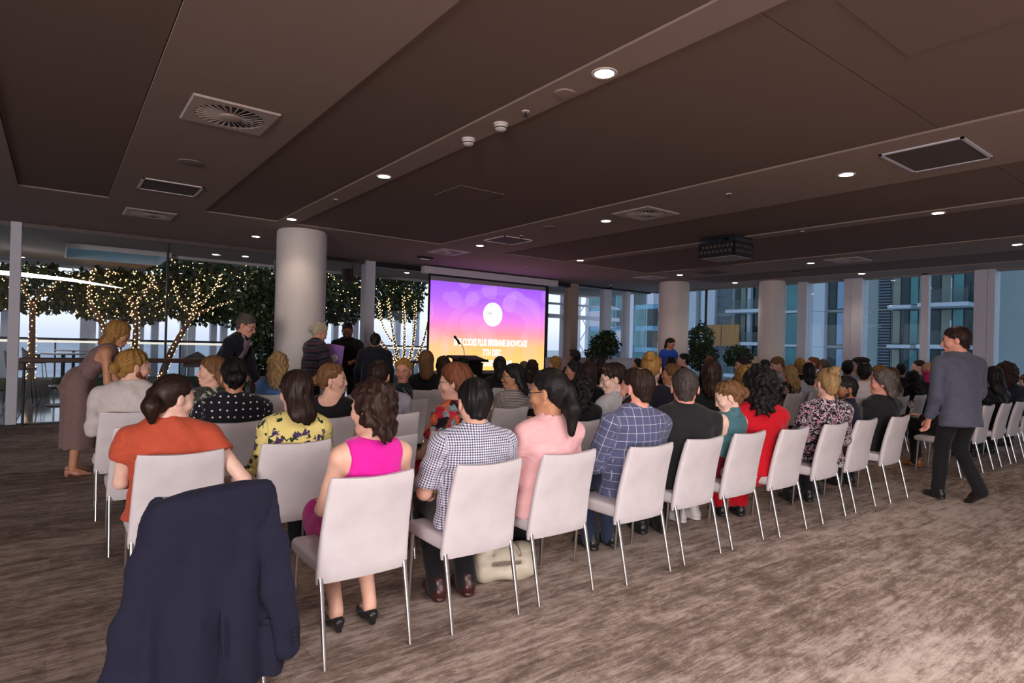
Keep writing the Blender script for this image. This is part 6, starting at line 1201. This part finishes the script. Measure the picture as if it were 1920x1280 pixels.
seat('woman in profile behind the ponytail', 'person with dark hair smiling left in profile, far centre', 5.69, 6.08, 1.30, 5.70, 5.92, rot=10, hyaw=48, sex='f', skin='tan', hair='long', hcol='black', hlen=0.2, lod=1, top=dict(m=cloth('plum', srgb(62, 34, 44)), sleeve=1.9))
seat('man in dark-rimmed glasses', 'person in dark glasses facing left, short brown hair, right of the ficus', 9.79, 6.06, 1.38, 9.75, 5.90, rot=5, hyaw=45, sex='m', skin='rosy', hair='short', hcol='brown', lod=1, glasses='black', top=dict(m=BLK, sleeve=1.9))
seat('man looking down by the third column', 'person with sandy hair looking down in front of the third column', 10.98, 6.06, 1.40, 11.0, 5.90, rot=10, hyaw=45, hpitch=25, sex='m', skin='fair', hair='short', hcol='ltbrown', lod=1, top=dict(m=PALE, sleeve=1.9))
seat('woman with the short golden bob', 'person with a short golden bob in black, left of the receding brown hair', 11.83, 6.06, 1.37, 11.8, 5.90, rot=-30, hyaw=-50, sex='f', skin='fair', hair='bob', hcol='gold', hlen=0.05, lod=1, top=dict(m=BLK, sleeve=1.9))
seat('man with receding brown hair', 'person in profile with receding reddish brown hair and white collar', 12.30, 6.04, 1.42, 12.4, 5.90, rot=0, hyaw=35, sex='m', skin='rosy', hair='balding', hcol='red', lod=1, top=dict(m=WHT, sleeve=1.9, collar='shirt'))
seat('bald man near the window', 'person with a bald crown beside the receding brown hair', 12.90, 6.10, 1.38, 13.2, 5.9, rot=-20, hyaw=-20, sex='m', skin='tan', hair='balding', hcol='grey', lod=2, top=dict(m=GREYS, sleeve=1.9))
# rows farther forward
seat('blonde woman in the denim shirt', 'person in a blue denim shirt with shoulder-length streaked blonde hair', 2.06, 7.20, 1.34, 1.95, 7.05, rot=-14, hyaw=-22, sex='f', skin='fair', hair='wavy', hcol='blonde', hlen=0.27, lod=0, top=dict(m=DENIM, sleeve=1.9, off=0.015))
seat('woman with the long high ponytail', 'person in dark clothes with long streaked brown hair left of the lectern', 4.02, 7.22, 1.39, 3.95, 7.05, rot=-10, hyaw=-30, sex='f', skin='fair', hair='long', hcol='ltbrown', hlen=0.36, lod=1, top=dict(m=BLK, sleeve=1.9))
seat('dark-haired person behind the floral dress', 'person with a dark rounded bob directly behind the floral dress', 4.28, 7.20, 1.31, 4.25, 7.05, rot=-10, hyaw=-30, sex='f', skin='fair', hair='bob', hcol='dkbrown', hlen=0.08, lod=1, top=dict(m=BLK, sleeve=1.9))
seat('woman with long black hair before the screen', 'person with long black hair against the lower edge of the screen', 5.25, 7.20, 1.32, 5.25, 7.05, rot=-12, hyaw=-38, sex='f', skin='tan', hair='long', hcol='black', hlen=0.34, lod=1, top=dict(m=BLK, sleeve=1.9))
seat('dark-haired person left of the sunglasses', 'person with smooth dark brown hair against the screen corner', 5.87, 7.20, 1.27, 5.85, 7.05, rot=-12, hyaw=-40, sex='f', skin='fair', hair='bob', hcol='dkbrown', hlen=0.08, lod=1, top=dict(m=BLK, sleeve=1.9))
seat('dark head near the left ficus', 'person with black hair just below the ficus by the low wall', 7.35, 7.20, 1.31, 7.3, 7.05, rot=-15, hyaw=-45, sex='f', skin='tan', hair='bob', hcol='black', hlen=0.08, lod=2, top=dict(m=BLK, sleeve=1.9))
seat('dark head under the blue top', 'person with smooth black hair in front of the woman in blue', 9.24, 7.20, 1.34, 9.2, 7.05, rot=-15, hyaw=-50, sex='f', skin='tan', hair='bob', hcol='black', hlen=0.08, lod=2, top=dict(m=BLK, sleeve=1.9))
seat('dark head by the third column', 'person with black hair left of the third column', 12.49, 7.20, 1.32, 12.4, 7.0, rot=-15, hyaw=20, sex='m', skin='tan', hair='short', hcol='black', lod=2, top=dict(m=PALE, sleeve=1.9))
seat('man in the beige striped shirt', 'person in a beige striped shirt with black hair bending in front of the lectern', 5.27, 8.25, 1.29, 5.25, 8.12, rot=-20, hyaw=-60, hpitch=15, sex='m', skin='tan', hair='short', hcol='black', lod=1, build=1.1, top=dict(m=cloth('beige_stripe', (1, 1, 1), pattern=p_stripes(srgb(190, 172, 150), srgb(60, 48, 44), 0.022, 0.35)), sleeve=0.9))
seat('grey-haired person before the screen', 'person with grey-brown hair at the screen edge', 6.54, 8.25, 1.22, 6.5, 8.12, rot=-15, hyaw=-40, sex='m', skin='fair', hair='short', hcol='grey', lod=1, top=dict(m=GREYS, sleeve=1.9))
sung = seat('blonde with sunglasses on her head', 'person with golden hair and sunglasses pushed up, right of the screen', 7.27, 8.27, 1.31, 7.2, 8.12, rot=0, hyaw=10, sex='f', skin='fair', hair='long', hcol='gold', hlen=0.2, lod=1, top=dict(m=WHT, sleeve=1.9))
seat('man in profile by the second column', 'person with dark hair in sharp left profile at the second column', 11.05, 8.27, 1.41, 11.0, 8.1, rot=10, hyaw=40, sex='m', skin='fair', hair='short', hcol='black', lod=1, top=dict(m=NAVYC, sleeve=1.9))
seat('auburn-haired person by the right ficus', 'person with auburn hair under the right ficus', 11.97, 8.25, 1.35, 11.9, 8.1, rot=-15, hyaw=-40, sex='f', skin='rosy', hair='bob', hcol='red', hlen=0.06, lod=2, top=dict(m=BLK, sleeve=1.9))
seat('bearded man with the tall black hair', 'person with tall black hair and beard by the taupe post', 8.77, 9.35, 1.42, 8.8, 9.2, rot=0, hyaw=0, sex='m', skin='brown', hair='quiff', hcol='black', beard=('full', 'black'), lod=1, top=dict(m=BLK, sleeve=1.9))
seat('person at the front behind the bun', 'person with black hair low beside the golden bun', 10.71, 9.30, 1.25, 10.6, 9.2, rot=0, hyaw=30, sex='f', skin='tan', hair='bob', hcol='black', hlen=0.06, lod=2, top=dict(m=BLK, sleeve=1.9))
# right block, back row
wgp = seat('person with the wine glass', 'person in black with crossed legs holding a wine glass, behind the walking man', 9.10, 2.70, 1.31, 9.12, 2.52, rot=-10, hyaw=30, sex='m', skin='fair', hair='short', hcol='brown', lod=1, top=dict(m=BLK, sleeve=1.9), hands=(-1,), arms={-1: ((0.06, 0.10, -0.26), (0.0, 0.25, -0.22), (0.1, 1.0, 0.1))}, legs={-1: ((0.02, 0.50, 0.62), (-0.02, 0.68, 0.42), 0), 1: ((0.10, 0.43, 0.52), (0.09, 0.4, 0.1))}, shoes=('shoe', 'tan'))
chair(9.80, 2.48, 'white upholstered chair just right of the walking man, unoccupied')
seat('woman in the black leather jacket', 'person in a black jacket with long black hair right of the walking man', 10.65, 2.66, 1.37, 10.55, 2.47, rot=-35, hyaw=-50, sex='f', skin='tan', hair='long', hcol='black', hlen=0.25, lod=1, top=dict(m=cloth('leather_jacket', srgb(20, 19, 22), rough=0.4), sleeve=1.9))
seat('person in the dark hoodie', 'person in a dark hoodie with bushy curly brown hair at the right edge', 11.26, 2.66, 1.41, 11.2, 2.46, rot=-45, hyaw=-70, sex='m', skin='fair', hair='curly', hcol='brown', hlen=0.06, lod=1, build=1.15, top=dict(m=NAVYC, sleeve=1.9, off=0.022))
seat('person in the white shirt at the right edge', 'person in a white shirt cut by the right picture edge', 12.55, 2.70, 1.25, 11.85, 2.46, rot=-40, hyaw=-40, sex='m', skin='fair', hair='short', hcol='red', lod=1, top=dict(m=WHT, sleeve=1.9, collar='shirt'))
# ------------------------------------------------------------------ standing people
mauve = cloth('mauve_dress', srgb(132, 106, 104), rough=0.8)
person('person in a sleeveless mauve midi dress bending forward, long golden hair', 0.54, 7.85, 1.65, rot=-92, pose='stand', lean=36, hyaw=-98, hpitch=22, sex='f', skin='tan', hair='long', hcol='gold', hlen=0.42, lod=0, build=1.02, top=dict(m=mauve, sleeve=0, off=0.014, hem=0.12, name='dress_top'), bottom=dict(kind='skirt', m=mauve, len=0.55), shoes=('pump', 'nude'), arms={1: ((0.02, 0.02, -0.30), (-0.05, 0.24, -0.42)), -1: ((0.02, 0.1, -0.3), (-0.05, 0.3, -0.4))}, hands=(1,))
suit = cloth('dark_suit', srgb(24, 26, 38))
pj = person('person in a dark blazer and plaid shirt with glasses stooping over the side table', 2.03, 8.60, 1.82, rot=-128, pose='stand', lean=28, hyaw=-125, hpitch=22, sex='m', skin='rosy', hair='short', hcol='grey', glasses='black', lod=0, build=1.12, top=dict(m=suit, sleeve=1.95, off=0.02, hem=0.16, collar='blazer', name='blazer', front=cloth('plaid', (1, 1, 1), pattern=p_gingham(srgb(205, 190, 200), srgb(110, 60, 80), 0.02))), bottom=dict(m=BLK), hands=(-1,), arms={-1: ((0.05, 0.05, -0.29), (0.0, 0.16, -0.50), (0, 0.3, -1)), 1: ((0.06, -0.02, -0.28), (0.05, 0.06, -0.50))})
person('person in a patterned purple and black blouse with white-blonde hair pinned back', 3.19, 9.05, 1.75, rot=-75, pose='stand', lean=10, hyaw=-92, hpitch=26, sex='f', skin='rosy', hair='lowbun', hcol='white', lod=0, build=1.12, top=dict(m=cloth('ikat', (1, 1, 1), pattern=p_bands(srgb(26, 24, 34), srgb(128, 84, 108), srgb(112, 112, 122), 0.11)), sleeve=1.1, off=0.03, flare=0.03, hem=0.10, name='blouse', fold=0.008), bottom=dict(m=BLK), arms={1: ((0.10, 0.02, -0.28), (0.0, 0.12, -0.50)), -1: ((0.06, 0.12, -0.26), (0.0, 0.38, -0.20), (0, 1, 0.1))}, hands=(1, -1))
person('person in a black high-necked top with a full black beard and glasses', 4.25, 10.60, 1.82, rot=150, pose='stand', lean=3, hyaw=158, hpitch=18, sex='m', skin='brown', hair='crop', hcol='black', beard=('full', 'black'), glasses='black', lod=0, build=1.12, top=dict(m=BLK, sleeve=1.9, off=0.016, hem=0.12), arms={-1: ((0.08, 0.06, -0.27), (-0.06, 0.30, -0.28), (-0.3, 1, -0.1)), 1: ((0.08, 0.06, -0.27), (-0.02, 0.30, -0.26), (-0.5, 1, -0.2))}, hands=(1, -1))
person('person in a dark navy suit seen from behind between the bearded man and the tree', 4.35, 9.60, 1.63, rot=-30, pose='stand', lean=16, hyaw=-32, hpitch=15, sex='m', skin='tan', hair='short', hcol='black', lod=0, build=1.18, top=dict(m=suit, sleeve=1.95, off=0.022, hem=0.16, collar='blazer', name='blazer'))
person('person in a royal blue top with a dark ponytail in front of the second column', 12.23, 9.55, 1.77, rot=150, pose='stand', lean=4, hyaw=185, hpitch=28, hroll=0, sex='f', skin='tan', hair='pony', hcol='dkbrown', hlen=0.28, lod=1, top=dict(m=cloth('royal', srgb(44, 84, 196)), sleeve=0.45, flare=0.015, hem=0.06, neck=0.03))
greys = cloth('grey_jacket', srgb(84, 86, 104), rough=0.7, fold=0.3)
wm = person('person in a grey suit jacket and black trousers walking left along the aisle', 7.45, 2.18, 1.81, rot=-34, pose='stand', lean=4, hyaw=14, hpitch=8, sex='m', skin='rosy', hair='short', hcol='brown', lod=0, build=1.08, top=dict(m=greys, sleeve=1.95, off=0.02, hem=0.20, collar='blazer', name='jacket'), bottom=dict(m=BLK), shoes=('shoe', 'black'), hands=(-1, 1), arms={-1: ((0.06, -0.05, -0.29), (0.05, 0.05, -0.53), (0, 0.35, -1)), 1: ((0.06, 0.06, -0.27), (0.04, 0.22, -0.46))}, legs={-1: ((0.09, 0.12, 0.55), (0.09, 0.16, 0.09), 0), 1: ((0.09, 0.10, 0.53), (0.09, -0.16, 0.17), 0), 'toe': {1: 32}})
# ---- small things held or worn
card = empty('purple_card', (3.47, 9.15, 1.27)); tag(card, 'purple card with a white disc held by the white-blonde woman', 'card'); card.rotation_euler = (R(-12), R(8), R(-15)); MB().box(-0.13, 0.13, -0.002, 0.002, -0.16, 0.16).build('sheet', plain('card_purple', srgb(140, 100, 175), 0.6), card); MB().cyl((0.0, -0.0035, -0.06), 0.06, 0.002, 28, axis='Y').build('disc', plain('card_white', srgb(230, 215, 225), 0.6), card)
_h = rotz(wgp['hand_l'], wgp.rotation_euler.z); gl = empty('wine_glass', (wgp.location.x + _h[0], wgp.location.y + _h[1] + 0.015, _h[2] - 0.02)); tag(gl, 'stemmed wine glass held by the person in black behind the walking man', 'glass')
wg = NT('wine_glass'); wb = wg.bsdf((1, 1, 1), 0.02); wb.inputs['Transmission Weight'].default_value = 0.95; wb.inputs['IOR'].default_value = 1.3
MB().lathe([(0.032, 0.0), (0.03, 0.004), (0.005, 0.008), (0.004, 0.08), (0.012, 0.09), (0.036, 0.12), (0.040, 0.15), (0.034, 0.20), (0.032, 0.20), (0.037, 0.15), (0.033, 0.122), (0.0, 0.10)], seg=24).build('bowl', wg.m, gl, 'all')
# ---- flat cap, sunglasses pushed up, name badge
def on_head(root, nm, mesh, pos, m_, rx=0):
    e = Matrix.LocRotScale(Vector(root['head']), Matrix.Identity(3).to_euler(), None); k = root['head_scale']
    from mathutils import Euler
    rm = Euler(root['head_rot']).to_matrix(); p = Vector(root['head']) + rm @ (Vector(pos) * k)
    o = inst(nm, mesh, root, p, (rm @ Matrix.Rotation(R(rx), 3, 'X')).to_euler(), (k, k, k))
    if len(o.data.materials) == 0: o.data.materials.append(m_)
    o.material_slots[0].link = 'OBJECT'; o.material_slots[0].material = m_; return o
capm = MB().sphere((0, -0.005, 0.0), 0.1, 20, 12, (0.92, 1.18, 0.52)).sphere((0, 0.095, -0.012), 0.055, 16, 8, (1.1, 0.9, 0.22)).mesh('flat_cap', 'all')
on_head(capman, 'flat_cap', capm, (0, 0.0, 0.105), plain('cap_cloth', srgb(44, 38, 38), 0.9))
on_head(sung, 'sunglasses', SH['glasses'], (0, 0.01, 0.095), plain('glasses_black', (0.01, 0.01, 0.012), 0.3), -55)
ml = MB().tube([(-0.060, 0.085, -0.045), (-0.082, 0.045, -0.012), (-0.092, 0.0, 0.014), (-0.094, -0.026, 0.0), (-0.090, -0.015, -0.035), (-0.080, 0.03, -0.055), (-0.055, 0.075, -0.080)], 0.0014, 5).mesh('mask_loop', 'all')
on_head(wpm, 'mask_loop', ml, (0, 0, 0), plain('mask_white', srgb(225, 220, 220), 0.7))
bd = MB().box(-0.045, 0.045, -0.002, 0.002, -0.03, 0.03).build('name_badge', plain('badge_white', srgb(225, 215, 222), 0.6), pj); bd.location = (-0.13, 0.33, 1.42); bd.rotation_euler = (R(-25), 0, R(12))
